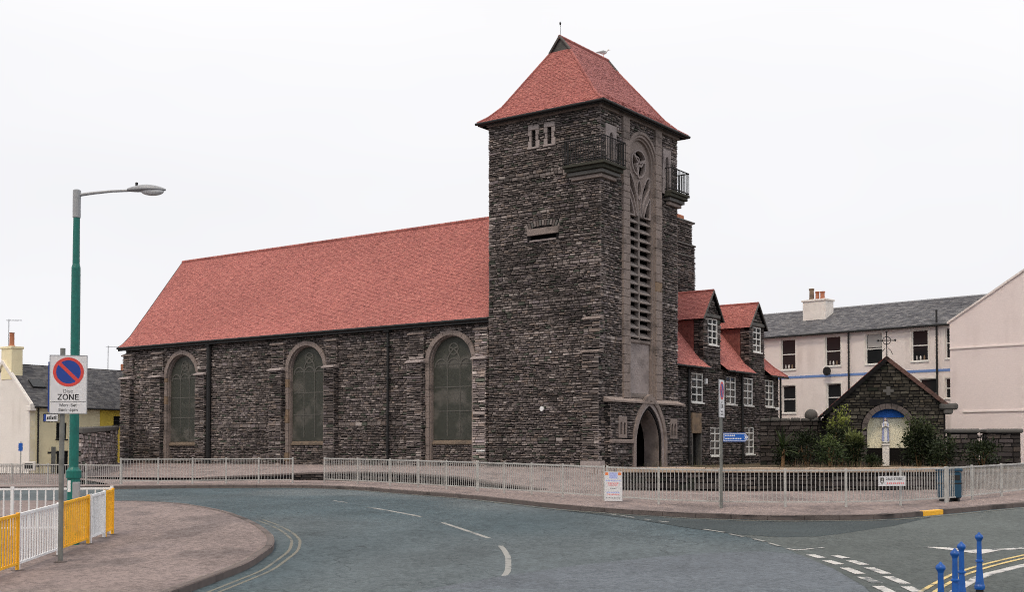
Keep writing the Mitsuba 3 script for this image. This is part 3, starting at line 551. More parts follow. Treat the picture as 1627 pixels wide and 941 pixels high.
for c, a in zip(cents, arch):
    w = add('nave_window', ext(a.intersection(rect(0, 50, 2.2, 9)), NX + .26, NX + .32, 'l'), 'm_church_glass', CH, church, label=None)
    # jamb blocks and voussoirs of the surround
    for s in (-1, 1):
        z = Z0
        while z < 6.3:
            h = min(rng.uniform(.35, .55), 6.35 - z); u = c + s * 1.49; wd = .24 + rng.uniform(-.04, .04); lo_, hi_ = sorted((u - s * .02, u + s * wd))
            add('surround_block', cbx(NX - .07 - rng.uniform(0, .02), NX + .4, lo_, hi_, z + .006, z + h - .006, .015), 'm_dressed' if rng.random() < .85 else 'm_ochre', CH, w); z += h
    n = 15
    for i in range(n):
        t0, t1 = math.pi * (i + .02) / n, math.pi * (i + .98) / n; tt = np.linspace(t0, t1, 4); P = [(c + 1.48 * math.cos(t), 6.35 + 1.48 * math.sin(t)) for t in tt] + [(c + 1.74 * math.cos(t), 6.35 + 1.74 * math.sin(t)) for t in tt[::-1]]
        add('voussoir', ext(sg.Polygon(P), NX - .09 - .012 * (i % 2), NX + .4, 'l'), 'm_dressed', CH, w)
    add('inner_arch', ext(a.difference(grow(a, -.07)).intersection(rect(0, 50, Z0, 9)), NX + .06, NX + .42, 'l'), 'm_dressed', CH, w)
    # rubble under the sill, the sill itself
    add('apron', bx(NX + .24, NX + .5, c - 1.48, c + 1.48, Z0, 2.0), 'm_mortar', CH, w)
    church_sets.append((w, stones(lay(c - 1.42, c + 1.42, Z0, 1.95, None, rng), 'l', NX + .20, rng, tone=1.0)))
    add('sill', cap(NX + .1, NX + .34, c - 1.42, c + 1.42, 1.95, .3), 'm_apron', CH, w, label='ochre stained sill')
    gi = grow(a, -.07).intersection(rect(0, 50, 2.2, 9))
    bars = [sg.box(c - 1.3, z - .03, c + 1.3, z + .03) for z in (3.75, 5.05, 6.3)] + [sg.box(u - .03, 2.4, u + .03, 6.4) for u in (c - .44, c + .44)]
    tra = [sg.LineString([(c + x0 + r_ * math.cos(t), z0 + r_ * math.sin(t)) for t in np.linspace(a0, a1, 16)]).buffer(.04) for x0, z0, r_, a0, a1 in ((-.86, 6.15, .42, 0, math.pi), (0, 6.15, .44, 0, math.pi), (.86, 6.15, .42, 0, math.pi), (-.44, 6.3, .9, 0, 1.35), (.44, 6.3, .9, math.pi - 1.35, math.pi))]
    tra.append(sg.Point(c, 7.1).buffer(.34).difference(sg.Point(c, 7.1).buffer(.27)))
    add('tracery', ext(unary_union(tra).intersection(gi), NX + .225, NX + .27, 'l'), 'm_leadwork', CH, w)
    for b in bars: add('glazing_bar', ext(b.intersection(gi), NX + .235, NX + .265, 'l'), 'm_leadwork', CH, w)
    # stepped pilasters either side
    for u0, u1 in ((c + 1.76, c + 2.8), (c - 2.6, c - 1.76)):
        b = add('buttress', join(bx(NX - .36, NX + .1, u0 + .03, u1 - .03, Z0, 6.4), bx(NX - .16, NX + .1, u0 + .03, u1 - .03, 6.4, 7.98)), 'm_mortar', CH, church)
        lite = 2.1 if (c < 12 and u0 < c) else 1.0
        for x, z0, z1 in ((NX - .40, Z0, 6.4), (NX - .2, 6.6, 7.96)):
            church_sets.append((b, stones(lay(u0, u1, z0, z1, None, rng, ln=(.3, .7)), 'l', x, rng, tone=lite)))
            church_sets.append((b, stones(lay(x, NX, z0, z1, None, rng, ln=(.15, .3)), 'f', u0, rng, tone=lite)))
        add('buttress_cap', cap(NX - .52, NX, u0 - .06, u1 + .06, 6.4, .24), 'm_panel', CH, b)
        add('buttress_cap', cap(NX - .3, NX, u0 - .06, u1 + .06, 7.96, .2), 'm_dressed', CH, b)
b = add('buttress', join(bx(NX - .36, NX + .1, 36.93, 37.87, Z0, 6.4), bx(NX - .16, NX + .1, 36.93, 37.87, 6.4, 7.98)), 'm_mortar', CH, church)
for x, z0, z1 in ((NX - .40, Z0, 6.4), (NX - .2, 6.6, 7.96)):
    church_sets.append((b, stones(lay(36.9, 37.9, z0, z1, None, rng, ln=(.3, .7)), 'l', x, rng)))
    church_sets.append((b, stones(lay(x, NX, z0, z1, None, rng, ln=(.15, .3)), 'f', 36.9, rng)))
add('buttress_cap', cap(NX - .52, NX, 36.84, 37.96, 6.4, .24), 'm_panel', CH, b); add('buttress_cap', cap(NX - .3, NX, 36.84, 37.96, 7.96, .2), 'm_dressed', CH, b)
for y, r in ((29.15, .15), (14.05, .07)):
    dp = add('drainpipe', tube([(NX - .16, y, Z0), (NX - .16, y, 8.35)], r, 8), 'm_black', CH, church)
    add('hopper_head', cbx(NX - .34, NX - .02, y - .2, y + .2, 8.2, 8.52, .03), 'm_black', CH, dp)
    for z in (1.6, 3.6, 5.6, 7.4): add('pipe_bracket', cbx(NX - .26, NX - .02, y - .14, y + .14, z, z + .08, .01), 'm_black', CH, dp)
prof = [(0, 8.56), (.42, 8.86), (.95, 9.38), (2.2, 10.98), (5.3, 15.02)]
y0, y1 = TD - .0, 38.15
Q = [[(a[0], y1, a[1]), (a[0], y0, a[1]), (b_[0], y0, b_[1]), (b_[0], y1, b_[1])] for a, b_ in zip(prof[:-1], prof[1:])]
Qb = [[(10.6 - x, y, z) for x, y, z in q] for q in Q]
nr = add('nave_roof', join(quad_mesh(Q), quad_mesh(Qb), quad_mesh([[(.02, y0, 8.5), (10.58, y0, 8.5), (10.58, y1, 8.5), (.02, y1, 8.5)]])), 'm_mortar', CH, church)
add_tiles(Q, np.random.default_rng(4), TILE, CH, nr)
add_tiles(Qb, np.random.default_rng(6), TILE, CH, nr, wid=.5, gauge=.35)
ridge_tiles([(5.3, y0, 15.02), (5.3, y1, 15.02)], nr, r=.11)
add('verge', join(*[tube([(a[0], y1 + .02, a[1] - .02), (b_[0], y1 + .02, b_[1] - .02)], .05, 6) for a, b_ in zip(prof[:-1], prof[1:])]), 'm_lead', CH, nr)
add('gutter', tube([(-.07, y0, 8.5), (-.07, y1, 8.5)], .075, 8), 'm_black', CH, nr)
add('eaves_board', bx(.0, .06, y0, y1, 8.32, 8.52), 'm_black', CH, nr)
put_stones(church_sets, CH, None, n_parts=290)
# ------------------------------------------------------------------ windows shared by the houses
def sash(parent, u, w, z0, z1, at, fr, bars=True, name='window', curtain=False, bs='m_white_frame', cols=1, rows=2, fw=.07, out=-1, deep=.1, sill=True, mid=None):
    """A window set in a wall at local y = at: glass behind, frame and glazing bars, sill."""
    k = add(name, bx(u + .02, u + w - .02, at + deep, at + deep + .02, z0 + .02, z1 - .02), 'm_glass', fr, parent)
    f = [bx(u, u + fw, at + deep - .06, at + deep + .01, z0, z1), bx(u + w - fw, u + w, at + deep - .06, at + deep + .01, z0, z1), bx(u + fw, u + w - fw, at + deep - .06, at + deep + .01, z0, z0 + fw), bx(u + fw, u + w - fw, at + deep - .06, at + deep + .01, z1 - fw, z1)]
    add('frame', join(*f), bs, fr, k)
    for i in range(1, cols): add('mullion', bx(u + w * i / cols - .035, u + w * i / cols + .035, at + deep - .05, at + deep + .008, z0 + fw, z1 - fw), bs, fr, k)
    zs = [z0 + (z1 - z0) * i / rows for i in range(1, rows)] if mid is None else mid
    for z in zs: add('transom', bx(u + fw, u + w - fw, at + deep - .055, at + deep + .009, z - .035, z + .035), bs, fr, k)
    if sill: add('sill', cbx(u - .06, u + w + .06, at - .07, at + deep - .05, z0 - .09, z0 - .003, .012), bs if bs != 'm_white_frame' else 'm_white_frame', fr, k)
    if curtain: add('blind', bx(u + .1, u + w - .1, at + deep - .004, at + deep - .001, z1 - (z1 - z0) * .45, z1 - .08), 'm_curtain', fr, k)
    return k
# ------------------------------------------------------------------ the stone house beside the tower, with two dormers
HO = thing('stone_house', 'dark stone house with white casement windows and two red tiled dormers, joined to the tower', 'house')
rng = np.random.default_rng(44)
FY = .8; HX0, HX1, EZ = 7.85, 22.9, 6.4
wins = [(10.98, 1.42, 4.36, 6.03), (15.36, 1.32, 4.4, 6.07), (17.77, 1.31, 4.4, 6.08), (20.89, 1.3, 4.41, 6.1), (13.27, 1.33, 1.32, 2.98), (17.91, 1.31, 1.41, 3.08), (21.12, 1.13, 1.5, 3.1)]
dorm = [(12.45, 14.62, 13.53, 10.85), (18.62, 20.78, 19.70, 10.72)]
dwin = [(13.05, 1.22, 7.78, 9.32), (19.15, 1.2, 7.76, 9.32)]
door = rect(11.0, 11.95, Z0, 2.6)
hs = unary_union([rect(u, u + w, a, b) for u, w, a, b in wins] + [door]); hd = unary_union([rect(u, u + w, a, b) for u, w, a, b in dwin])
gab = unary_union([sg.Polygon([(a, EZ - .1), (b, EZ - .1), (b, 9.35), (c, z - .15), (a, 9.35)]) for a, b, c, z in dorm])
face = rect(HX0, HX1, Z0, EZ).union(gab)
hw = add('wall', join(ext(face.difference(hs).difference(hd), FY + .04, FY + .4, 'f'), bx(HX1 - .4, HX1, FY + .4, 8.4, Z0, EZ), bx(HX0, HX1, 8.4, 8.8, Z0, EZ)), 'm_mortar', CH, HO)
setsH = [(hw, stones(lay(HX0 + 1.2, HX1, Z0, EZ, hs.union(rect(10.9, 12.0, 2.6, 3.75)), rng, ch=(.075, .15), ln=(.14, .45)), 'f', FY, rng, tone=.72))]
for (a, b, c, z), d in zip(dorm, dwin): 
    out = rect(a - 2, b + 2, EZ, 12).difference(sg.Polygon([(a, EZ - .1), (b, EZ - .1), (b, 9.3), (c, z - .25), (a, 9.3)]))
    setsH.append((hw, stones(lay(a, b, EZ, z - .3, out.union(hd), rng, ch=(.075, .15), ln=(.14, .45)), 'f', FY, rng, tone=.72)))
setsH.append((hw, stones(lay(FY, 8.8, Z0, EZ, None, rng, ch=(.2, .3), ln=(.5, .9)), 'l', HX1, rng, outward=1)))
for u, w, a, b in wins: sash(HO, u, w, a, b, FY, CH, cols=2, mid=[a + (b - a) * .52, a + (b - a) * .27 , a + (b - a) * .78], deep=.10)
for u, w, a, b in dwin: sash(HO, u, w, a, b, FY, CH, cols=2, mid=[a + (b - a) * .52, a + (b - a) * .27, a + (b - a) * .78], deep=.10)
add('alarm_box', cbx(12.5, 12.72, FY - .12, FY, 5.45, 5.75, .015), 'm_white', CH, HO, label='small white alarm box beside a window')
add('wall_lamp', cbx(22.35, 22.6, FY - .2, FY, 4.2, 4.4, .03), 'm_white', CH, HO)
dr_ = add('door', bx(11.0, 11.95, FY + .3, FY + .36, Z0, 2.6), 'm_dark', CH, HO)
add('door_jamb', join(cbx(10.88, 11.0, FY - .05, FY + .3, Z0, 2.6, .01), cbx(11.95, 12.07, FY - .05, FY + .3, Z0, 2.6, .01)), 'm_lead', CH, dr_)
add('door_panel_stone', cbx(10.9, 12.0, FY - .08, FY + .1, 2.6, 3.75, .02), 'm_ochre', CH, HO, label='pale carved stone over the doorway')
for x in (10.4, 17.3, 22.95):
    add('drainpipe', tube([(x, FY - .12, Z0), (x, FY - .12, EZ - .1)], .075, 8), 'm_black', CH, HO)
# roof: main slope in front with bell-cast, hipped at the right end
rg, rzz = 4.6, 11.2
pr = [(FY - .45, 6.36), (FY + .3, 6.95), (rg, rzz)]
HQ = []
segs = [(HX0, dorm[0][0]), (dorm[0][0], dorm[0][1]), (dorm[0][1], dorm[1][0]), (dorm[1][0], dorm[1][1]), (dorm[1][1], 23.35)]
def hipx(z): return 23.35 - (z - 6.36) / (rzz - 6.36) * 4.35
for a, b in zip(pr[:-1], pr[1:]):
    for s0, s1 in (segs if a[0] < FY else [(HX0, 23.35)]):
        if a[0] < FY and (s0, s1) in ((dorm[0][0], dorm[0][1]), (dorm[1][0], dorm[1][1])): continue
        HQ.append([(s0, *a), (min(s1, hipx(a[1])), *a), (min(s1, hipx(b[1])), *b), (s0, *b)])
HQb = [[(x, 2 * rg - y, z) for x, y, z in q] for q in [[(HX0, *a), (hipx(a[1]), *a), (hipx(b[1]), *b), (HX0, *b)] for a, b in zip(pr[:-1], pr[1:])]]
HH = [[(hipx(a[1]), a[0], a[1]), (hipx(a[1]), 2 * rg - a[0], a[1]), (hipx(b[1]), 2 * rg - b[0], b[1]), (hipx(b[1]), b[0], b[1])] for a, b in zip(pr[:-1], pr[1:])]
hr = add('roof', join(quad_mesh(HQ), quad_mesh(HQb), quad_mesh(HH)), 'm_mortar', CH, HO)
rng = np.random.default_rng(9)
add_tiles(HQ + HH, rng, TILE, CH, hr); add_tiles(HQb, rng, TILE, CH, hr, wid=.5, gauge=.4)
ridge_tiles([(HX0, rg, rzz), (19.0, rg, rzz)], hr); ridge_tiles([(hipx(z), y, z) for y, z in pr], hr, r=.07)
gut = [([(s0, FY - .5, 6.3), (s1, FY - .5, 6.3)]) for s0, s1 in (segs[0], segs[2], segs[4])]
for q in gut: add('gutter', tube(q, .06, 8), 'm_black', CH, HO)
def yroof(z): return np.interp(z, [p[1] for p in pr], [p[0] for p in pr])
for (a, b, c, z) in dorm:
    d = add('dormer', join(bx(a + .02, a + .2, FY + .4, yroof(8.9), 7.0, 9.36), bx(b - .2, b - .02, FY + .4, yroof(8.9), 7.0, 9.36)), 'm_mortar', CH, HO)
    setsH.append((d, stones(lay(FY + .02, FY + .62, 6.7, 9.25, None, rng, ln=(.2, .45)), 'l', a, rng, tone=.6)))
    # tile hung cheek behind the stone return
    n = 14
    ck = []
    for i in range(n):
        z0 = 7.3 + (9.3 - 7.3) * i / n; z1 = 7.3 + (9.3 - 7.3) * (i + 1) / n
        ck.append([(a - .01, FY + .63, z0), (a - .01, max(yroof(z0), FY + .67), z0), (a - .01, max(yroof(z1), FY + .67), z1), (a - .01, FY + .63, z1)])
    cm, cc_ = [], []
    for q in ck:
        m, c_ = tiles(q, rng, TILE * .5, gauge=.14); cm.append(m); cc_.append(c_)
    add('cheek_tiles', join(*cm), 'm_vc', CH, d, color=np.vstack(cc_), kind='stuff', label='dark red hung tiles on the dormer cheek')
    ov = .22; ez = 9.42
    L = [[(a - ov, yroof(ez), ez - .22), (a - ov, FY - .12, ez - .22), (c, FY - .12, z + .08), (c, yroof(z) - .05, z + .08)], [(b + ov, FY - .12, ez - .22), (b + ov, yroof(ez), ez - .22), (c, yroof(z) - .05, z + .08), (c, FY - .12, z + .08)]]
    add('dormer_roof', quad_mesh([[tuple(np.array(p) - [0, 0, .04]) for p in q] for q in L]), 'm_mortar', CH, d)
    add_tiles(L, rng, TILE, CH, d); ridge_tiles([(c, FY - .14, z + .08), (c, rg - .2, z + .08)], d, r=.08)
    add('verge', join(tube([(a - ov, FY - .14, ez - .24), (c, FY - .14, z + .06)], .05, 6), tube([(b + ov, FY - .14, ez - .24), (c, FY - .14, z + .06)], .05, 6)), 'm_lead', CH, d)
    add('lintel', cbx(a + .1, b - .1, FY - .07, FY + .05, 9.36, 9.56, .02), 'm_lead', CH, d)
    add('lead_flashing', bx(a - .16, a - .03, FY + .6, FY + 1.2, 7.02, 7.1), 'm_lampgrey', CH, d)
ch = add('chimney', join(bx(13.6, 15.8, 3.1, 4.3, 10.0, 14.0), bx(13.75, 15.55, 3.15, 4.25, 14.0, 15.45)), 'm_mortar', CH, HO)
for x, y0_, z0, z1, u0, u1 in ((13.57, 3.07, 10, 14.0, 13.57, 15.83), (13.72, 3.12, 14.1, 15.45, 13.72, 15.58)):
    setsH.append((ch, stones(lay(u0, u1, z0, z1, None, rng, ln=(.3, .7)), 'f', y0_, rng, tone=.8))); setsH.append((ch, stones(lay(y0_, 4.3, z0, z1, None, rng, ln=(.25, .5)), 'l', x, rng, tone=.8)))
for z, e in ((13.3, .06), (14.0, .08), (15.42, .05)): add('chimney_course', cbx(13.6 - e, 15.75 + e, 3.08 - e, 4.32 + e, z, z + .1, .02), 'm_lead', CH, ch)
add('chimney_pot', cbx(14.0, 14.9, 3.3, 4.1, 15.52, 15.85, .05), 'm_pot', CH, ch, label='orange terracotta block on top of the stack')
put_stones(setsH, CH, None, n_parts=220)

# ------------------------------------------------------------------ long pink terrace behind
TE = Fr((17.58, 84.0, 0), -43.8)
te = thing('pink_terrace', 'long pale pink rendered building with slate roof, sash windows and a thin blue band', 'building')
tw_ = [(1.52, 1.12, 7.22, 9.33), (4.91, 1.14, 7.31, 9.32), (7.84, 1.18, 7.29, 9.30), (11.02, 1.1, 7.33, 9.32), (13.25, 1.1, 7.4, 9.34), (1.59, 1.05, 4.23, 6.13), (5.0, 1.06, 4.25, 6.13), (11.55, 1.1, 4.25, 6.19), (13.2, 1.1, 4.9, 6.17), (-1.9, 1.1, 7.22, 9.33), (-1.9, 1.1, 4.23, 6.13)]
th_ = unary_union([rect(u, u + w, a, b) for u, w, a, b in tw_])
add('wall', join(ext(rect(-6, 15.6, .4, 9.6).difference(th_), 0, .35, 'f'), bx(-6, 15.6, 7.6, 8, .4, 9.6), bx(-6, -5.6, .35, 7.6, .4, 9.6)), 'm_pink', TE, te)
add('room_backs', bx(-5.5, 15.5, 1.6, 1.7, .5, 9.5), 'm_dark', TE, te)
for i, (u, w, a, b) in enumerate(tw_):
    k = sash(te, u, w, a, b, 0, TE, mid=[(a + b) / 2], deep=.14, fw=.06, curtain=(i == 2))
    add('surround', ext(rect(u - .1, u + w + .1, a - .02, b + .1).difference(rect(u, u + w, a - .1, b)), -.03, .03, 'f'), 'm_white_wall', TE, k)
    if i in (0, 1, 3):
        for q in range(3): add('ornament', lathe([(.03, 0), (.06, .08), (.05, .2), (.02, .28)], 8, (u + .3 + q * .25, .11, a + .08)), ['m_curtain', 'm_white_frame', 'm_ochre'][q], TE, k)
add('band', bx(-6, 15.6, -.035, .0, 6.6, 6.76), 'm_band_blue', TE, te, label='thin blue painted band')
tq = [[(-6.3, -.3, 9.58), (15.6, -.3, 9.58), (15.6, 4, 11.65), (-6.3, 4, 11.65)], [(15.6, 8.3, 9.58), (-6.3, 8.3, 9.58), (-6.3, 4, 11.65), (15.6, 4, 11.65)]]
tr_ = add('roof', quad_mesh(tq + [[(-6.3, -.3, 9.57), (-6.3, 8.3, 9.57), (15.6, 8.3, 9.57), (15.6, -.3, 9.57)]]), 'm_black', TE, te)
add_tiles(tq, np.random.default_rng(2), SLATE, TE, tr_, name='slates', wid=.34, gauge=.22, th=.01, lift=.014)
ridge_m = [tube([(x, 4, 11.68), (x + .43, 4, 11.68)], .09, 6) for x in np.arange(-6.3, 15.4, .45)]
add('ridge', join(*ridge_m), 'm_lampgrey', TE, tr_)
add('gutter', tube([(-6.3, -.38, 9.5), (15.6, -.38, 9.5)], .07, 8), 'm_black', TE, te)
for x, z0, z1 in ((6.68, 1, 9.5), (12.73, 1, 10.5)): add('drainpipe', tube([(x, -.1, z0), (x, -.1, z1)], .065, 8), 'm_black', TE, te)
cs = add('chimney', cbx(1.95, 3.75, 2.2, 3.3, 10.4, 12.1, .02), 'm_white_wall', TE, te, label='white rendered chimney stack')
add('chimney_cap', join(cbx(1.88, 3.82, 2.12, 3.38, 12.1, 12.24, .02)), 'm_white_wall', TE, cs)
for x, r, h, bs in ((2.35, .2, .85, 'm_ochre'), (2.8, .16, .6, 'm_pot'), (3.2, .19, .58, 'm_pot')): add('chimney_pot', lathe([(r, 0), (r * 1.05, .06), (r * .85, .12), (r * .78, h - .12), (r * .95, h - .08), (r * .95, h)], 12, (x, 2.75, 12.23)), bs, TE, cs)
dsh = thing('satellite_dish', 'round black satellite dish on the pink wall under a window', 'satellite dish')
a_ = np.linspace(0, 1, 7); dm = tube_like([(.30 * q, .10 * q * q) for q in a_ + .01], 20, (0, 0, 0)); dv = dm[0]
add('bowl', (np.column_stack([dv[:, 0] + 5.27, -.35 - dv[:, 2] * 1.0, dv[:, 1] + 6.95]), dm[1]), 'm_black', TE, dsh)
add('bracket', join(tube([(5.27, -.34, 6.95), (5.27, 0, 6.75)], .03, 6), tube([(5.27, -.4, 6.66), (5.27, -.62, 6.9)], .015, 6), tube([(5.27, -.0, 6.55), (5.27, -.03, 7.0)], .025, 6)), 'm_black', TE, dsh)
pw_ = thing('pink_gable_house', 'plain pink rendered gable end at the right edge, standing in front of the terrace', 'house')
gx = 15.28; gp_ = sg.Polygon([(gx, .4), (24.6, .4), (24.6, 9.2), (19.95, 11.95), (gx, 9.25)])
add('wall', ext(gp_, -4, 6, 'f'), 'm_pinker', TE, pw_)
for z, x0 in ((7.6, gx), (3.86, gx + .75)): add('string_course', bx(x0, 24.6, -4.07, -4, z, z + .08), 'm_pink', TE, pw_)
vg = [[(gx - .12, -4.1, 9.24), (gx - .12, 6, 9.24), (19.95, 6, 12.1), (19.95, -4.1, 12.1)], [(24.8, 6, 9.2), (24.8, -4.1, 9.2), (19.95, -4.1, 12.1), (19.95, 6, 12.1)]]
rf_ = add('roof', join(*[trimesh.convex.convex_hull(np.array(q + [tuple(np.array(p) - [0, 0, .12]) for p in q])) for q in vg]), 'm_pink', TE, pw_)
add_tiles([[tuple(np.array(p) + [0, .16 if p[1] < 0 else 0, .004]) for p in q] for q in vg], np.random.default_rng(12), SLATE, TE, rf_, name='slates', wid=.34, gauge=.22, th=.01, lift=.014)

# ------------------------------------------------------------------ grotto: stone gable with a painted niche and a statue
GR = Fr((19.45, 62.0, 0), -12)
gr = thing('stone_grotto', 'dark stone gabled grotto with a cream niche under a blue arch', 'shrine')
rng = np.random.default_rng(77)
niche = round_arch(.05, 1.08, .5, 2.72)
gpoly = sg.Polygon([(-3.05, .5), (2.85, .5), (2.85, 4.0), (.0, 6.45), (-3.05, 3.55)])
gw = add('wall', join(ext(gpoly.difference(niche), .05, 1.0, 'f'), bx(2.4, 2.82, 1.0, 5, .5, 4.0), bx(-3.0, -2.6, 1.0, 5, .5, 3.5), bx(-3, 2.8, 4.6, 5, .5, 3.6)), 'm_mortar', GR, gr)
outg = rect(-3.2, 3.2, .5, 7).difference(gpoly.buffer(-.08, join_style=2))
setsG = [(gw, stones(lay(-3.0, 2.82, .5, 6.2, outg.union(grow(niche, .3)), rng, ch=(.10, .22), ln=(.2, .5)), 'f', .02, rng, tone=.36, pal=STONES * [.95, 1.0, .85]))]
for i in range(13):
    t0, t1 = math.pi * (i + .03) / 13, math.pi * (i + .97) / 13; tt = np.linspace(t0, t1, 4); P = [(.05 + 1.07 * math.cos(t), 2.72 + 1.07 * math.sin(t)) for t in tt] + [(.05 + 1.34 * math.cos(t), 2.72 + 1.34 * math.sin(t)) for t in tt[::-1]]
    add('voussoir', ext(sg.Polygon(P), -.04 - .02 * (i % 2), .3, 'f'), 'm_kerb', GR, gw)
for s in (-1, 1):
    setsG.append((gw, stones(lay(min(.05 + s * 1.08, .05 + s * 1.4), max(.05 + s * 1.08, .05 + s * 1.4), .5, 2.7, None, rng, ch=(.25, .35), ln=(.3, .4)), 'f', .0, rng, tone=.7)))
ni = add('niche', join(ext(grow(niche, -.006).intersection(rect(-2, 2, 1.76, 3.35)), .6, .7, 'f'), ext(grow(niche, -.004).difference(grow(niche, -.04)).intersection(rect(-2, 2, 1.76, 3.35)), .32, .597, 'f')), 'm_niche', GR, gr, label='cream painted niche back')
add('niche_head', ext(grow(niche, -.005).intersection(rect(-2, 2, 3.353, 4)), .4, .69, 'f'), 'm_brightblue', GR, ni, label='bright blue arched head of the niche')
add('niche_base', bx(-1.1, 1.2, .5, .7, .5, 1.757), 'm_dark', GR, ni)
RQ = [[(-3.3, -.12, 3.5), (-3.3, 5.1, 3.5), (0, 5.1, 6.5), (0, -.12, 6.5)], [(3.1, 5.1, 3.9), (3.1, -.12, 3.9), (0, -.12, 6.5), (0, 5.1, 6.5)]]
gf = add('roof', join(*[trimesh.convex.convex_hull(np.array(q + [tuple(np.array(p) - [0, 0, .14]) for p in q])) for q in RQ]), 'm_mortar', GR, gr)
add_tiles([[tuple(np.array(p) + [0, .3 if p[1] < 0 else 0, 0]) for p in q] for q in RQ], rng, TILE, GR, gf, tone=.55, gauge=.2, wid=.25)
for s, x1, z1 in ((-1, -3.25, 3.6), (1, 3.05, 3.98)):
    n = 8
    for i in range(n):
        a = np.array([0 + (x1) * i / n, 6.52 + (z1 - 6.52) * i / n]); b = np.array([x1 * (i + .97) / n, 6.52 + (z1 - 6.52) * (i + .97) / n]); d = (b - a) / np.linalg.norm(b - a); nn = np.array([-d[1], d[0]]) * (1 if -d[1] * 0 + d[0] > 0 else -1)
        add('coping_stone', ext(sg.Polygon([a, b, b - nn * .2, a - nn * .2]), -.16, .35, 'f'), 'm_pot' if False else ('m_pot_dark' if s > 0 else 'm_mortar'), GR, gr)
add('kneeler', join(cbx(2.55, 3.45, -.2, .5, 3.72, 4.05, .08), cbx(2.75, 3.2, -.15, .45, 3.5, 3.74, .05)), 'm_lead', GR, gr)
add('cross_slot', ext(unary_union([rect(-.05, .15, 4.5, 4.95), rect(-.22, .32, 4.65, 4.8)]), -.03, .03, 'f'), 'm_lead', GR, gr)
add('slot', ext(rect(-.9, .9, 3.98, 4.3), -.01, .04, 'f'), 'm_mortar', GR, gr)
crs = thing('iron_cross', 'thin iron ring cross standing on the grotto gable', 'cross')
cz = 7.35
add('shaft', tube([(0, .1, 6.5), (0, .1, 7.78)], .03, 6), 'm_iron', GR, crs); add('arm', tube([(-.42, .1, cz), (.42, .1, cz)], .028, 6), 'm_iron', GR, crs)
add('ring', tube([(.2 * math.cos(t), .1, cz + .2 * math.sin(t)) for t in np.linspace(0, 2 * math.pi, 25)], .022, 6), 'm_iron', GR, crs)
for x, z in ((-.42, cz), (.42, cz), (0, 7.8)): add('knop', lathe([(.01, -.06), (.06, -.02), (.06, .03), (.01, .07)], 8, (x, .1, z)), 'm_iron', GR, crs)
for x in (-.14, .14): add('scroll', tube([(x * 2.0, .1, 6.62), (x * 1.6, .1, 6.8), (x * .5, .1, 6.95)], .018, 6), 'm_iron', GR, crs)
# the statue
st = thing('statue', 'small statue of a robed woman in a blue mantle on a pale plinth', 'statue')
sx, sy, s0 = -.08, .36, 2.0
add('plinth', join(cbx(sx - .17, sx + .17, sy - .17, sy + .17, .78, 1.9, .02), cbx(sx - .21, sx + .21, sy - .21, sy + .21, .7, .86, .02), cbx(sx - .21, sx + .21, sy - .21, sy + .21, 1.88, 1.98, .02)), 'm_white_wall', GR, st)
add('rock', trimesh.convex.convex_hull(np.random.default_rng(1).normal(size=(40, 3)) * [.09, .09, .05] + [sx, sy, 2.02]), 'm_dark', GR, st)
def ell(prof, n=20, kx=1, ky=.8):
    v, f = tube_like(prof, n, (0, 0, 0)); v = v.copy(); a = np.arctan2(v[:, 1], v[:, 0]); fold = 1 + .07 * np.sin(a * 9) * np.clip((.85 - v[:, 2]) / .85, 0, 1); v[:, 0] *= kx * fold; v[:, 1] *= ky * fold; return v, f
rv = ell([(.17, .0), (.16, .1), (.135, .45), (.115, .68), (.12, .85), (.15, .98), (.14, 1.06), (.06, 1.11), (.045, 1.16)]); add('robe', (rv[0] + [sx, sy, s0 + .02], rv[1]), 'm_white_frame', GR, st, smooth=40)
hd_ = trimesh.creation.icosphere(subdivisions=2, radius=.075); hd_.apply_scale([.85, .95, 1.2]); hd_.apply_translation([sx, sy - .02, s0 + 1.23]); nose = trimesh.creation.icosphere(subdivisions=1, radius=.016); nose.apply_translation([sx, sy - .095, s0 + 1.225])
add('head', join(hd_, nose), 'm_skin', GR, st, smooth=True)
mv = ell([(.185, .12), (.17, .4), (.15, .7), (.165, .95), (.155, 1.05), (.1, 1.12), (.098, 1.2), (.09, 1.3), (.04, 1.36)], 22, 1.0, .85); m_v = mv[0]; keepf = np.array([f for f in mv[1] if m_v[f].mean(0)[1] > -.05 or abs(m_v[f].mean(0)[0]) > .085])
add('mantle', (m_v * [1.06, 1.08, 1] + [sx, sy + .012, s0], keepf), 'm_print_pale_blue', GR, st, smooth=40)
for q in (-1, 1): add('sleeve', tube([(sx + q * .15, sy - .02, s0 + 1.02), (sx + q * .15, sy - .1, s0 + .82), (sx + q * .02, sy - .17, s0 + .92)], [.05, .05, .035], 8), 'm_white_frame', GR, st, smooth=40)
for q in (-1, 1): add('hand', join(*[tube([(sx + q * .012, sy - .17 + i * .008, s0 + .91), (sx + q * .006, sy - .19 + i * .008, s0 + 1.02 - abs(i - 1) * .01)], [.010, .006], 5) for i in range(4)] + [tube([(sx + q * .02, sy - .16, s0 + .93), (sx + q * .014, sy - .15, s0 + .985)], [.010, .006], 5)]), 'm_skin', GR, st)
put_stones(setsG, GR, None, n_parts=150)
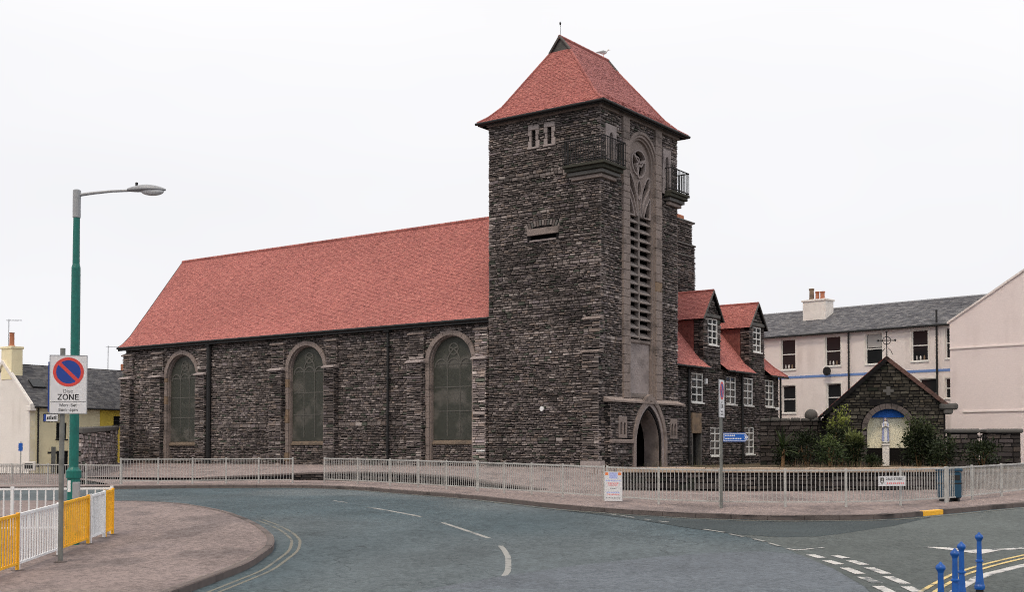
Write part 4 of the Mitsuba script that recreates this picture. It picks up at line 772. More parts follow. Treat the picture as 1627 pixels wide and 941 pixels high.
# ------------------------------------------------------------------ cream cottage at the left
CO = Fr((-33.0, 82.0, 0), 53.93)
co = thing('cream_cottage', 'cream rendered cottage with slate roof and white gable at the far left', 'house')
cw_ = [(2.0, .85, 2.45, 3.6), (6.65, 1.1, 3.5, 4.15)]
cd = rect(2.05, 3.0, .0, 1.62)
fh = unary_union([rect(u, u + w, a, b) for u, w, a, b in cw_] + [cd])
fa = rect(0, 17, -.3, 4.75).difference(fh)
add('wall', join(ext(fa.intersection(rect(0, 5.5, -1, 9)), 0, .4, 'f'), bx(0, 17, 6, 6.4, .3, 4.75)), 'm_cream', CO, co)
add('extension_wall', ext(fa.intersection(rect(5.5, 17, -1, 9)), 0, .4, 'f'), 'm_yellow_wall', CO, co, label='bright yellow painted end of the cottage')
add('gable_wall', ext(sg.Polygon([(.0, -.3), (6.4, -.3), (6.4, 4.75), (3.2, 7.55), (0, 4.75)]), -.04, .35, 'l'), 'm_white_wall', CO, co, label='white gable wall')
for u, w, a, b in cw_: sash(co, u, w, a, b, 0, CO, mid=[(a + b) / 2], bs='m_black' if u < 9 else 'm_black', deep=.18)
d_ = add('door', bx(2.08, 2.97, .2, .26, .0, 1.6), 'm_black', CO, co)
add('door_frame', join(bx(2.05, 2.11, .1, .2, .0, 1.62), bx(2.94, 3.0, .1, .2, .0, 1.62)), 'm_black', CO, d_)
add('shutter', cbx(1.62, 1.95, -.06, -.002, .1, 1.9, .01), 'm_post', CO, co)
cq = [[(-.15, -.3, 4.68), (17.2, -.3, 4.68), (17.2, 3.2, 7.75), (-.15, 3.2, 7.75)], [(17.2, 6.7, 4.68), (-.15, 6.7, 4.68), (-.15, 3.2, 7.75), (17.2, 3.2, 7.75)]]
cr_ = add('roof', quad_mesh(cq + [[(0, 0, 4.7), (0, 6.4, 4.7), (17, 6.4, 4.7), (17, 0, 4.7)]]), 'm_black', CO, co)
add_tiles(cq, np.random.default_rng(3), SLATE, CO, cr_, name='slates', wid=.32, gauge=.2, th=.01, lift=.014, tone=.8)
add('bargeboard', join(*[ext(sg.Polygon([(y0_, z0), (3.2, 7.72), (3.2, 7.98), (y0_, z0 + .24)]), -.22, .02, 'l') for y0_, z0 in ((-.35, 4.6), (6.75, 4.6))]), 'm_white_wall', CO, cr_)
add('kneeler', cbx(-.25, .25, -.35, .1, 4.35, 4.7, .04), 'm_white_wall', CO, co)
add('gutter', tube([(.1, -.38, 4.62), (17.2, -.38, 4.62)], .07, 8), 'm_black', CO, co)
add('drainpipe', tube([(.55, -.1, .5), (.55, -.1, 4.6)], .06, 8), 'm_black', CO, co)
cc1 = add('chimney', join(cbx(-.1, .75, 2.2, 3.5, 6.6, 8.75, .02), cbx(-.16, .81, 2.14, 3.56, 8.75, 8.93, .02)), 'm_cream', CO, co, label='cream chimney stack on the gable')
add('chimney_pot', lathe([(.2, 0), (.22, .08), (.17, .16), (.16, .95), (.2, 1.0)], 12, (.3, 2.85, 8.92)), 'm_pot', CO, cc1)
cc2 = add('chimney', cbx(9.8, 10.9, 2.9, 3.6, 7.2, 8.3, .02), 'm_pot', CO, co, label='small brick stack further along the ridge')
add('chimney_pot', lathe([(.16, 0), (.14, .5)], 10, (10.35, 3.25, 8.3)), 'm_pot', CO, cc2)
add('skylight', (lambda: vf((np.array([[.9, 1.15, 6.02], [1.9, 1.15, 6.02], [1.9, 1.75, 6.54], [.9, 1.75, 6.54], [.9, 1.1, 6.12], [1.9, 1.1, 6.12], [1.9, 1.7, 6.64], [.9, 1.7, 6.64]]), BF)))(), 'm_glass', CO, co)
for i in range(2): add('name_plate_mark', bx(1.35 + i * .5, 1.78 + i * .55, -.02, -.001, 1.42, 1.56), 'm_iron', CO, co)
for x, h in ((.3, 10.9), (8.4, 9.6)):
    an = thing('tv_aerial', 'thin television aerial on the cream chimney' if x < 1 else 'thin television aerial on the cottage ridge', 'aerial')
    zb = 8.9 if x < 1 else 7.7; yb = 3.25 if x < 1 else 3.2
    add('mast', tube([(x, yb, zb), (x, yb, h)], .02, 5), 'm_iron', CO, an); add('boom', tube([(x - .2, yb, h - .1), (x + 1.0, yb, h)], .015, 5), 'm_iron', CO, an)
    for q in range(5): add('element', tube([(x + q * .2, yb - .25, h - .08 + q * .016), (x + q * .2, yb + .25, h - .08 + q * .016)], .009, 4), 'm_iron', CO, an)
wa, wb_ = np.array([-19.1, 53.2]), np.array([-26.1, 79.3]); WL = float(np.linalg.norm(wb_ - wa)); fw_ = Fr((*wa, 0), math.degrees(math.atan2(*(wb_ - wa)[::-1])))
sw = thing('stone_wall', 'tall rubble wall with dark coping between the cottage and the church', 'wall')
def wtop(u): return 2.38 + .62 * u / WL
wpoly = sg.Polygon([(0, -.1), (WL, -.1), (WL, wtop(WL)), (0, wtop(0))])
add('core', ext(wpoly, .04, .45, 'f'), 'm_mortar', fw_, sw)
rng = np.random.default_rng(91)
wout = rect(-1, WL + 1, -.2, 4).difference(wpoly)
sset = [(sw, stones(lay(0, WL, -.1, 3.0, wout, rng, ch=(.14, .28), ln=(.3, .8)), 'f', 0, rng, tone=1.45, patch=.25)), (sw, stones(lay(0, .45, -.1, 2.38, None, rng, ch=(.14, .28), ln=(.2, .4)), 'l', -.02, rng, tone=1.45))]
put_stones(sset, fw_, None, n_parts=60)
for u in np.arange(0, WL - .3, .7): e = min(u + .69, WL); add('coping_stone', cbx(u + .01, e, -.08, .53, wtop(u) - .02, wtop(u) + .27, .05), 'm_lead', fw_, sw)
def planter(): pass
# low things before the cottage: a blue parking sign on a pole, a small white sign box, shrubs
ps = thing('blue_sign', 'small blue sign on a thin pole in front of the white gable', 'sign'); PS = Fr((-28.7, 70, 0), 10)
add('pole', tube([(0, 0, .0), (0, 0, 2.15)], .035, 8), 'm_galv', PS, ps); add('plate', cbx(-.12, .12, -.06, -.03, 1.6, 2.06, .008), 'm_finger_blue', PS, ps)
wb = thing('utility_box', 'small white wall box with a black opening low at the far left', 'box'); WB = Fr((-28.6, 71, 0), 10)
add('casing', cbx(-.35, .35, -.12, .12, .45, .98, .02), 'm_white_wall', WB, wb); add('opening', bx(-.22, .22, -.13, -.12, .55, .88), 'm_black', WB, wb)

# ------------------------------------------------------------------ forecourt of the church and its retaining wall
OUT = [(-18.95, 53.0, .45), (-13.0, 50.2, .48), (-10.4, 51.2, .58), (-8.6, 51.4, .66), (-6.2, 49.9, .72), (-4.6, 48.0, .71), (-3.2, 46.2, .68), (-1.9, 44.4, .60), (-.95, 43.2, .48), (1.0, 41.6, .25), (2.9, 40.6, .24)]
OUT = [(x, y, max(z, float(g(y)) + HK + .006)) for x, y, z in OUT]
def INN(t, s=-.6): return tuple(CH([[s, t, .8]])[0])
inn = [INN(38.2), INN(31), INN(28), INN(25), INN(21), INN(17), INN(13), INN(9), INN(5), INN(0), tuple(CH([[1.0, -1.4, .78]])[0])]
V = np.array(OUT + inn); n = len(OUT)
V = np.vstack([V, CH([[.6, 40, .8], [.6, 0, .8], [8, -.3, .8], [8, -3.5, .7]]), [[3.6, 41.2, .25], [6.5, 41.5, .42]]])
Fc = [[i, i + 1, n + i + 1, n + i] for i in range(n - 1)]; v_, f_ = vf((V, np.array(Fc)))
m = 2 * n; la = 2 * n - 1; ex = [[n, la - 1, m + 1], [n, m + 1, m], [la - 1, la, m + 1], [la, m + 2, m + 1], [la, m + 3, m + 2], [n - 1, m + 4, la], [m + 4, m + 5, la], [m + 5, m + 3, la]]
add('forecourt', (v_, np.vstack([f_, ex])), 'm_pave', label='pinkish paved forecourt sloping up to the church wall', kind='structure')
rw = thing('retaining_wall', 'low dark retaining wall holding up the forecourt behind the railings', 'wall')
rng = np.random.default_rng(15)
rwp = OUT[1:10]
for a, b in zip(rwp[:-1], rwp[1:]):
    a, b = np.array(a), np.array(b); L = np.linalg.norm((b - a)[:2]); fr = Fr((a[0], a[1], 0), math.degrees(math.atan2(b[1] - a[1], b[0] - a[0])))
    zt = sg.Polygon([(0, -1), (L, -1), (L, b[2]), (0, a[2])]); zb = min(g(a[1]), g(b[1]))
    if max(a[2] - g(a[1]), b[2] - g(b[1])) < .16: continue
    add('core', ext(zt.intersection(rect(0, L, zb, 2)), -.02, .3, 'f'), 'm_mortar', fr, rw)
    m_, c_ = stone_arrays(stones(lay(0, L, zb, max(a[2], b[2]) - .06, rect(-1, L + 1, zb, 3).difference(zt), rng, ch=(.1, .16), ln=(.25, .5)), 'f', -.03, rng, tone=.35))
    add('stonework', m_, 'm_vc', fr, rw, color=c_, kind='stuff')
    for q0, q1 in zip(np.linspace(0, 1, int(L / .9) + 2)[:-1], np.linspace(0, 1, int(L / .9) + 2)[1:]):
        z0_, z1_ = a[2] + (b[2] - a[2]) * q0, a[2] + (b[2] - a[2]) * q1
        add('coping_stone', vf((np.array([[L * q0 + .01, -.10, z0_ - .05], [L * q1 - .01, -.10, z1_ - .05], [L * q1 - .01, .35, z1_ - .05], [L * q0 + .01, .35, z0_ - .05], [L * q0 + .01, -.10, z0_ + .02], [L * q1 - .01, -.10, z1_ + .02], [L * q1 - .01, .35, z1_ + .03], [L * q0 + .01, .35, z0_ + .03]]), BF)), 'm_kerb', fr, rw)
# front garden behind the boundary wall on the right
add('garden', join(drape(sg.box(-.5, 0, 1, 1), -50), (np.array([[3.6, 41.55, .70], [7, 40.95, .74], [10.4, 40.95, .76], [15.2, 42.4, .78], [26, 45, .85], [40, 60, .9], [34, 90, 1.0], [9, 72, .78], [8.2, 62.2, .76], [5.2, 57, .74]]), np.array([[0, 1, 9], [1, 8, 9], [1, 2, 8], [2, 7, 8], [2, 3, 7], [3, 6, 7], [3, 4, 6], [4, 5, 6]]))) if False else
    (np.array([[3.6, 41.55, .70], [7, 40.95, .74], [10.4, 40.95, .76], [15.2, 42.4, .78], [26, 45, .85], [40, 60, .9], [34, 90, 1.0], [9, 72, .78], [8.6, 62.2, .76], [7.6, 52, .74]]), np.array([[0, 1, 9], [1, 8, 9], [1, 2, 8], [2, 7, 8], [2, 3, 7], [3, 6, 7], [3, 4, 6], [4, 5, 6]])), 'm_soil', label='dark garden soil between the front wall and the buildings', kind='structure')
bw = thing('boundary_wall', 'low dark stone wall with sandstone coping behind the front railings', 'wall')
rng = np.random.default_rng(16)
wp = [(3.62, 41.3), (7.07, 40.65), (10.37, 40.65), (15.3, 42.1)]; bsets = []
for a, b in zip(wp[:-1], wp[1:]):
    a, b = np.array(a), np.array(b); L = np.linalg.norm(b - a); fr = Fr((a[0], a[1], 0), math.degrees(math.atan2(b[1] - a[1], b[0] - a[0])))
    add('core', bx(0, L, .04, .34, .1, .85), 'm_mortar', fr, bw)
    S = stones(lay(0, L, .15, .83, None, rng, ch=(.1, .18), ln=(.25, .6)), 'f', .02, rng, tone=.33)
    put_stones([(bw, S)], fr, None, n_parts=60)
    for q in np.arange(0, L - .2, 1.0):
        e = min(q + 1.0, L); h = rng.uniform(-.01, .012); add('coping_stone', cbx(q + .006, e - .006, -.09, .42, .86, 1.03 + h, .025), 'm_coping', fr, bw)
wr = thing('low_wall', 'pale rendered low wall running off to the right behind the railings', 'wall')
WR = Fr((15.4, 42.2, 0), 14)
add('core', bx(0, 9, 0, .3, .1, .82), 'm_louvre', WR, wr)
for i in range(9): add('coping_stone', cbx(i + .005, i + .995, -.05, .35, .82, .93, .02), 'm_dressed', WR, wr)
# gate piers and spiked gates
rng = np.random.default_rng(17)
for x, w, lab in ((20.85, 1.25, 'square dark stone gate pier beside the grotto'), (22.62, 1.5, 'dark stone gate pier at the right edge')):
    F_ = Fr((x, 57, 0), -12); p_ = thing('gate_pier', lab, 'gate pier')
    add('core', bx(.03, w - .03, .03, w - .03, .6, 2.45), 'm_mortar', F_, p_)
    put_stones([(p_, stones(lay(0, w, .6, 2.42, None, rng, ch=(.14, .26), ln=(.3, .6)), 'f', 0, rng, tone=.38)), (p_, stones(lay(0, w, .6, 2.42, None, rng, ch=(.14, .26), ln=(.3, .6)), 'l', 0, rng, tone=.38))], F_, None, n_parts=40)
    add('cap', cbx(-.1, w + .1, -.1, w + .1, 2.45, 2.66, .06), 'm_lead', F_, p_)
gt = thing('spiked_gate', 'black iron gate with spiked bars between the two stone piers', 'gate'); F_ = Fr((22.05, 56.9, 0), -12)
for z in (.95, 2.0): add('rail', bx(0, .56, .3, .34, z, z + .05), 'm_black', F_, gt)
for i in range(6): add('bar', lathe([(.025, .8), (.025, 2.2), (.05, 2.24), (.004, 2.42)], 6, (.04 + i * .096, .32, 0)), 'm_black', F_, gt)
gd = thing('garden_wall', 'dark stone garden wall left of the grotto, under the pink terrace', 'wall'); F_ = Fr((14.6, 67.5, 0), -14)
add('core', bx(-.6, 4.4, .05, .45, .6, 3.3), 'm_mortar', F_, gd)
put_stones([(gd, stones(lay(-.6, 4.4, .6, 3.25, None, rng, ch=(.14, .26), ln=(.25, .6)), 'f', 0, rng, tone=.28))], F_, None, n_parts=40)
for i in range(9): add('coping_stone', cbx(-.6 + i * .555 + .01, -.6 + i * .555 + .55, -.06, .5, 3.26, 3.44 + .03 * (i % 2), .05), 'm_lead', F_, gd)
add('ball', trimesh.creation.icosphere(subdivisions=2, radius=.36).apply_translation([2.2, .2, 3.6]), 'm_lead', F_, gd, smooth=True)

# ------------------------------------------------------------------ railings
def railing(label, pts, zf=lambda y: g(y) + HK, h=1.0, bs='m_galv', spacing=.118, posts=None, lo=.12, bar=.0085, group=None, post_w=.03, barsec='round'):
    t = thing('guard_railing', label, 'railing', group); p = [np.array([*q, float(zf(q[1]))]) for q in pts]
    up_ = np.array([0, 0, 1.0])
    for i, a in enumerate(p): add('post', cbx(a[0] - post_w, a[0] + post_w, a[1] - post_w, a[1] + post_w, a[2] - .1, a[2] + h + .03, .006), bs, parent=t)
    for a, b in zip(p[:-1], p[1:]):
        d = b - a; L = np.linalg.norm(d[:2]); F_ = Fr((a[0], a[1], 0), math.degrees(math.atan2(d[1], d[0]))); z0, z1 = a[2], b[2]
        def rail(off, hh, w): return vf((np.array([[post_w, -w, z0 + off], [L - post_w, -w, z1 + off], [L - post_w, w, z1 + off], [post_w, w, z0 + off], [post_w, -w, z0 + off + hh], [L - post_w, -w, z1 + off + hh], [L - post_w, w, z1 + off + hh], [post_w, w, z0 + off + hh]]), BF))
        add('top_rail', rail(h - .045, .045, .022), bs, F_, t); add('bottom_rail', rail(lo, .035, .016), bs, F_, t)
        n = max(2, int(round(L / spacing)))
        for k in range(1, n):
            x = L * k / n; z = z0 + (z1 - z0) * k / n; add('bar', bx(x - bar, x + bar, -bar, bar, z + lo + .034, z + h - .044), bs, F_, t)
    return t
railing('long grey guard railing in front of the nave, left of the gap', [(-15.2, 46.6), (-13.84, 46.9), (-12.6, 47.3), (-11.35, 47.6), (-10.1, 47.8), (-8.78, 48.0)])
railing('grey guard railing in front of the retaining wall, from the gap to the tower', [(-7.6, 48.6), (-6.05, 47.0), (-4.6, 45.2), (-3.42, 43.7), (-2.3, 42.1), (-1.2, 40.7)], h=1.0)
railing('grey guard railing stepping down along the kerb below the tower', [(-1.14, 40.5), (-.25, 39.2), (.62, 38.0), (1.55, 36.6), (2.68, 35.0)])
railing('long grey guard railing along the kerb right of the white poster', [(2.76, 34.75), (4.06, 33.2), (5.6, 32.3), (7.31, 32.1), (8.95, 32.15), (10.59, 32.7), (12.25, 33.9)])
railing('grey guard railing beyond the blue bin, curving away at the right', [(12.33, 33.98), (13.52, 35.25), (15.18, 37.2), (17.0, 39.4), (18.8, 41.7)])
railing('distant grey railing in front of the cream cottage', [(-15.3, 47.0), (-17.2, 48.4), (-19.2, 49.6), (-21.2, 50.8), (-23.2, 52.0), (-25.2, 53.3)], spacing=.14, zf=lambda y: .06)
railing('low dark spiked railing at the foot of the cream cottage', [(-33.5, 77.4), (-31, 78.6), (-28.6, 79.0)], zf=lambda y: .04, h=.6, bs='m_black', lo=.06, spacing=.2)
# yellow and white barrier on the near corner
ba = thing('safety_barrier', 'barrier of yellow and white barred panels on the near corner', 'barrier')
bp = [np.array(q) for q in [(-8.42, 18.3), (-8.43, 20.5), (-8.455, 22.4), (-8.47, 22.55), (-8.485, 24.05), (-8.49, 24.15), (-8.505, 25.05), (-8.51, 25.1), (-8.52, 25.62)]]
def bpanel(a, b, bs, lab, n, posts=True, h=.92):
    F_ = Fr((a[0], a[1], 0), math.degrees(math.atan2(b[1] - a[1], b[0] - a[0]))); L = np.linalg.norm(b - a); z0, z1 = g(a[1]) + HK, g(b[1]) + HK
    k = key(ba + '__panel'); scene[k] = mikit.ply((F_(q0 := vf((np.array([[0, -.022, z0 + h], [L, -.022, z1 + h], [L, .022, z1 + h], [0, .022, z0 + h], [0, -.022, z0 + h + .05], [L, -.022, z1 + h + .05], [L, .022, z1 + h + .05], [0, .022, z0 + h + .05]]), BF))[0] if False else vf((np.array([[0, -.022, z0 + h], [L, -.022, z1 + h], [L, .022, z1 + h], [0, .022, z0 + h], [0, -.022, z0 + h + .05], [L, -.022, z1 + h + .05], [L, .022, z1 + h + .05], [0, .022, z0 + h + .05]]), BF))[0]), vf((np.zeros((8, 3)), BF))[1]), bs)
    tag(k, lab)
    add('bottom_rail', vf((np.array([[0, -.018, z0 + .1], [L, -.018, z1 + .1], [L, .018, z1 + .1], [0, .018, z0 + .1], [0, -.018, z0 + .14], [L, -.018, z1 + .14], [L, .018, z1 + .14], [0, .018, z0 + .14]]), BF)), bs, F_, k)
    for i in range(n):
        x = L * (i + .5) / n; z = z0 + (z1 - z0) * (i + .5) / n; add('bar', cbx(x - .018, x + .018, -.011, .011, z + .14, z + h, .004), bs, F_, k)
    for x, z in ((.02, z0), (L - .02, z1)): add('post', cbx(x - .025, x + .025, -.028, .028, z - .1, z + h + .07, .006), bs, F_, k)
bpanel(bp[0], bp[1], 'm_yellow', 'yellow panel cut by the left edge', 20)
bpanel(bp[1], bp[2], 'm_white', 'white panel left of the sign post', 16)
bpanel(bp[3], bp[4], 'm_yellow', 'yellow panel right of the sign post', 15)
bpanel(bp[5], bp[6], 'm_white', 'short white panel', 11)
bpanel(bp[7], bp[8], 'm_yellow', 'narrow yellow end panel', 6)
railing('white tubular railing behind the yellow and white barrier', [(-8.56, 25.66), (-10.6, 25.45), (-12.7, 25.25), (-14.8, 25.05)], bs='m_white', spacing=.17, lo=.14, bar=.013, h=1.0)

for i, q in enumerate(bp[1:]):  # added dark discs for contact shade and stain spots at the post feet
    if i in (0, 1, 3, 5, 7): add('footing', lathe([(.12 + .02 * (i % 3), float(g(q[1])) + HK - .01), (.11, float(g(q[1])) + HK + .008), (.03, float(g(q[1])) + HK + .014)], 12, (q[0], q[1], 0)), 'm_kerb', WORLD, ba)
# ------------------------------------------------------------------ lamp post
lz = float(g(23.95)) + HK; LP = Fr((-8.755, 23.95, 0), 0)
lp = thing('street_lamp', 'tall teal street lamp with a grey head on a short arm', 'street lamp')
zt = 1.6 + (717 - 300) / 1903 * 23.95 
add('base', lathe([(.125, lz - .05), (.125, lz + 1.32), (.15, lz + 1.33), (.15, lz + 1.47), (.12, lz + 1.5), (.09, lz + 1.55)], 14, (0, 0, 0)), 'm_teal', LP, lp)
add('door', cbx(.02, .16, -.135, -.06, lz + .25, lz + 1.25, .012), 'm_lampgrey', LP, lp, label='grey inspection door in the lamp base'); add('sticker', cbx(-.075, -.012, -.128, -.10, lz + 1.05, lz + 1.28, .004), 'm_white', LP, lp)
add('pole', lathe([(.092, lz + 1.5), (.088, lz + 5.55), (.07, lz + 5.62), (.064, zt - .5)], 14), 'm_teal', LP, lp)
add('collar', lathe([(.078, zt - .55), (.078, zt), (.05, zt + .02)], 14), 'm_lampgrey', LP, lp)
ar = add('arm', tube([(0, 0, zt - .10), (.3, 0, zt - .055), (.7, 0, zt - .015), (1.06, 0, zt + .0)], [.034, .03, .026, .026], 10), 'm_lampgrey', LP, lp)
hp = []
for t_, (w, u_, d_) in zip(np.linspace(0, 1, 9), [(.04, .03, .03), (.085, .06, .04), (.11, .085, .045), (.13, .10, .04), (.14, .105, .035), (.135, .10, .035), (.12, .085, .035), (.09, .06, .03), (.03, .02, .02)]):
    a = np.linspace(0, 2 * np.pi, 16, endpoint=False); hp.append(np.column_stack([np.full(16, 1.02 + t_ * .76), w * np.cos(a), zt + .015 + np.where(np.sin(a) > 0, u_, d_) * np.sin(a)]))
V = np.vstack(hp); Fq = np.array([[i * 16 + k, i * 16 + (k + 1) % 16, (i + 1) * 16 + (k + 1) % 16, (i + 1) * 16 + k] for i in range(8) for k in range(16)])
hd = add('head', (V, Fq), 'm_lampgrey', LP, lp, smooth=40)
add('lens', (lambda m: m.apply_scale([.23, .10, .085]).apply_translation([1.52, 0, zt - .02]))(trimesh.creation.icosphere(subdivisions=3, radius=1)), 'm_lamplens', LP, hd, smooth=True)
add('photocell', lathe([(.028, zt + .10), (.028, zt + .155), (.015, zt + .165)], 10, (1.2, 0, 0)), 'm_black', LP, hd)
# ------------------------------------------------------------------ signs
def plate_text(txt, cx, z, hgt, F_, parent, y=-.05, bs='m_black', bold=True, wmax=None, name='lettering'):
    m = meshkit.text_mesh(txt, hgt, .0015, bold); v, f = np.array(m.vertices), np.array(m.faces); w = v[:, 0].max() - v[:, 0].min(); v[:, 0] -= (v[:, 0].max() + v[:, 0].min()) / 2
    if wmax and w > wmax: v[:, 0] *= wmax / w
    add(name, (np.column_stack([v[:, 0] + cx, y - v[:, 2] - .0005, v[:, 1] + z]), f), bs, F_, parent)
SG = Fr((-8.08, 21.5, 0), 13); sz = float(g(21.5)) + HK
s1 = thing('disc_zone_sign', 'white disc zone sign with a red and blue no waiting roundel, on a grey post', 'road sign')
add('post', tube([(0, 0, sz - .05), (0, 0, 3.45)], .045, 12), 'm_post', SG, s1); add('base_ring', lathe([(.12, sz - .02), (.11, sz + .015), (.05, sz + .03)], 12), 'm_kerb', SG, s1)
px0, px1, pz0, pz1 = -.20, .42, 2.28, 3.31
pl = add('plate', ext(sg.box(px0, pz0, px1, pz1).buffer(-.02).buffer(.02), -.075, -.06, 'f'), 'm_sign_white', SG, s1)
add('plate_edge', ext(sg.box(px0 - .012, pz0 - .012, px1 + .012, pz1 + .012).difference(sg.box(px0, pz0, px1, pz1)), -.08, -.055, 'f'), 'm_lampgrey', SG, pl); add('plate_back', bx(px0, px1, -.058, -.05, pz0, pz1), 'm_post', SG, pl)
cx, cz_ = .11, 3.02; disc = sg.Point(cx, cz_).buffer(.262, 32)
add('roundel_blue', ext(disc.buffer(-.02), -.078, -.0745, 'f'), 'm_sign_blue', SG, pl)
barp = shapely.affinity.rotate(sg.box(cx - .25, cz_ - .03, cx + .25, cz_ + .03), -45, origin=(cx, cz_))
add('roundel_red', ext(disc.difference(disc.buffer(-.052)).union(barp.intersection(disc)), -.081, -.0752, 'f'), 'm_sign_red', SG, pl)
plate_text('Disc', cx, 2.645, .062, SG, pl, y=-.0755, bold=False); plate_text('ZONE', cx, 2.52, .098, SG, pl, y=-.0755, wmax=.46)
add('divider', bx(px0 + .01, px1 - .01, -.0768, -.074, 2.478, 2.488), 'm_black', SG, pl)
plate_text('Mon-Sat', cx, 2.40, .05, SG, pl, y=-.0755, bold=True, wmax=.34); plate_text('8am-6pm', cx, 2.315, .05, SG, pl, y=-.0755, bold=True, wmax=.38)
bb_ = add('back_plate', ext(sg.box(-.24, 2.3, -.19, 3.2), -.03, .1, 'f'), 'm_sign_blue', SG, s1, label='dark blue edge of a second plate behind')
d1 = thing('direction_plate', 'small white direction plate with dark border under the disc zone sign', 'sign')
add('plate', bx(-.31, -.05, -.07, -.055, 2.12, 2.27), 'm_sign_white', SG, d1); add('border', ext(sg.box(-.31, 2.12, -.05, 2.27).difference(sg.box(-.298, 2.132, -.062, 2.258)), -.073, -.0695, 'f'), 'm_black', SG, d1)
add('blue_end', bx(-.298, -.262, -.0725, -.0702, 2.133, 2.257), 'm_sign_blue', SG, d1)
for i in range(6): add('mark', bx(-.245 + i * .028, -.225 + i * .028, -.0725, -.0702, 2.165, 2.21 + .012 * (i % 3)), 'm_black', SG, d1)
P2 = Fr((5.54, 31.75, 0), 0); z2 = float(g(31.75)) + HK
s2 = thing('narrow_zone_sign', 'disc zone sign seen nearly edge on, high on the far kerb post', 'road sign')
add('post', tube([(0, 0, z2 - .05), (0, 0, 3.5)], .04, 10), 'm_post', P2, s2)
E2 = Fr((5.50, 31.70, 0), 68); pl2 = add('plate', bx(-.30, .30, -.06, -.045, 2.5, 3.48), 'm_sign_white', E2, s2)
add('plate_edge', ext(sg.box(-.31, 2.49, .31, 3.49).difference(sg.box(-.3, 2.5, .3, 3.48)), -.064, -.04, 'f'), 'm_lampgrey', E2, pl2)
dd = sg.Point(0, 3.2).buffer(.24, 24); add('roundel_blue', ext(dd, -.064, -.0595, 'f'), 'm_sign_blue', E2, pl2); add('roundel_red', ext(dd.difference(dd.buffer(-.05)).union(shapely.affinity.rotate(sg.box(-.23, 3.17, .23, 3.23), -45, origin=(0, 3.2))), -.067, -.0605, 'f'), 'm_sign_red', E2, pl2)
plate_text('Disc', 0, 2.86, .06, E2, pl2, y=-.0602, bold=False); plate_text('ZONE', 0, 2.74, .095, E2, pl2, y=-.0602); plate_text('Mon-Sat', 0, 2.63, .048, E2, pl2, y=-.0602); plate_text('8am-6pm', 0, 2.55, .048, E2, pl2, y=-.0602)
f2 = thing('finger_sign', 'blue pointed finger sign with white border on the far kerb post', 'sign')
fp = sg.Polygon([(.05, 1.85), (.63, 1.85), (.72, 1.965), (.63, 2.08), (.05, 2.08)])
add('board', ext(fp, -.06, -.03, 'f'), 'm_finger_blue', P2, f2); add('border', ext(fp.buffer(-.008).difference(fp.buffer(-.024)), -.063, -.0595, 'f'), 'm_sign_white', P2, f2); add('arrow_head', ext(sg.Polygon([(.60, 1.90), (.69, 1.965), (.60, 2.03), (.63, 1.965)]), -.0645, -.0605, 'f'), 'm_sign_white', P2, f2)
rng = np.random.default_rng(60)
for z, x1 in ((1.99, .33), (1.91, .52)):
    x = .10
    while x < x1: w = rng.uniform(.02, .045); add('mark', bx(x, x + w, -.0625, -.0602, z, z + .035), 'm_sign_white', P2, f2); x += w + .014
nmF = Fr((8.95, 32.12, 0), 10)
nm = thing('street_name_plate', 'white street name plate reading dale street, hung on the front railing', 'sign'); NX_ = 1.07; Fn = Fr((9.75, 32.30, 0), 17); zn = float(g(32.3)) + HK
NPC = .52
pn = add('plate', bx(NPC - .42, NPC + .42, -.06, -.045, zn + .55, zn + .82), 'm_sign_white', Fn, nm)
plate_text('DALE STREET', NPC + .09, zn + .71, .068, Fn, pn, y=-.0602, wmax=.56)
for i, x in enumerate(np.linspace(-.16, .34, 9)): add('mark', bx(NPC + x, NPC + x + .035 + .008 * (i % 2), -.0622, -.0602, zn + .60, zn + .65), 'm_print_pink', Fn, pn)
add('crest', ext(sg.Polygon([(NPC - .37, zn + .78), (NPC - .25, zn + .78), (NPC - .25, zn + .66), (NPC - .31, zn + .59), (NPC - .37, zn + .66)]), -.0625, -.0602, 'f'), 'm_lead', Fn, pn)
add('crest_detail', ext(unary_union([sg.box(NPC - .345, zn + .66, NPC - .275, zn + .68), sg.box(NPC - .318, zn + .62, NPC - .302, zn + .75)]), -.0645, -.062, 'f'), 'm_sign_white', Fn, pn)
po_ = thing('poster_board', 'white notice board with red and blue printing tied to the railing', 'poster'); Fp = Fr((2.93, 34.42, 0), -25); zp = float(g(34.4)) + HK
pb = add('board', bx(-.27, .27, -.07, -.05, zp + .02, zp + .86), 'm_sign_white', Fp, po_)
for x0, x1, z0, z1, bs in ((-.245, -.15, .76, .84, 'm_print_orange'), (.15, .245, .76, .84, 'm_print_orange'), (-.12, .13, .66, .84, 'm_print_pale_blue')): add('printed_block', bx(x0, x1, -.073, -.0698, zp + z0, zp + z1), bs, Fp, pb)
for z, w, bs in ((.585, .23, 'm_print_pale_blue'), (.51, .17, 'm_print_pink'), (.455, .14, 'm_print_pink'), (.36, .09, 'm_lampgrey'), (.245, .2, 'm_print_pale_blue'), (.19, .18, 'm_print_pink'), (.09, .22, 'm_lampgrey')):
    x = -w
    while x < w: e = rng.uniform(.02, .06); add('printed_mark', bx(x, min(x + e, w), -.073, -.0698, zp + z, zp + z + .038), bs, Fp, pb); x += e + .015
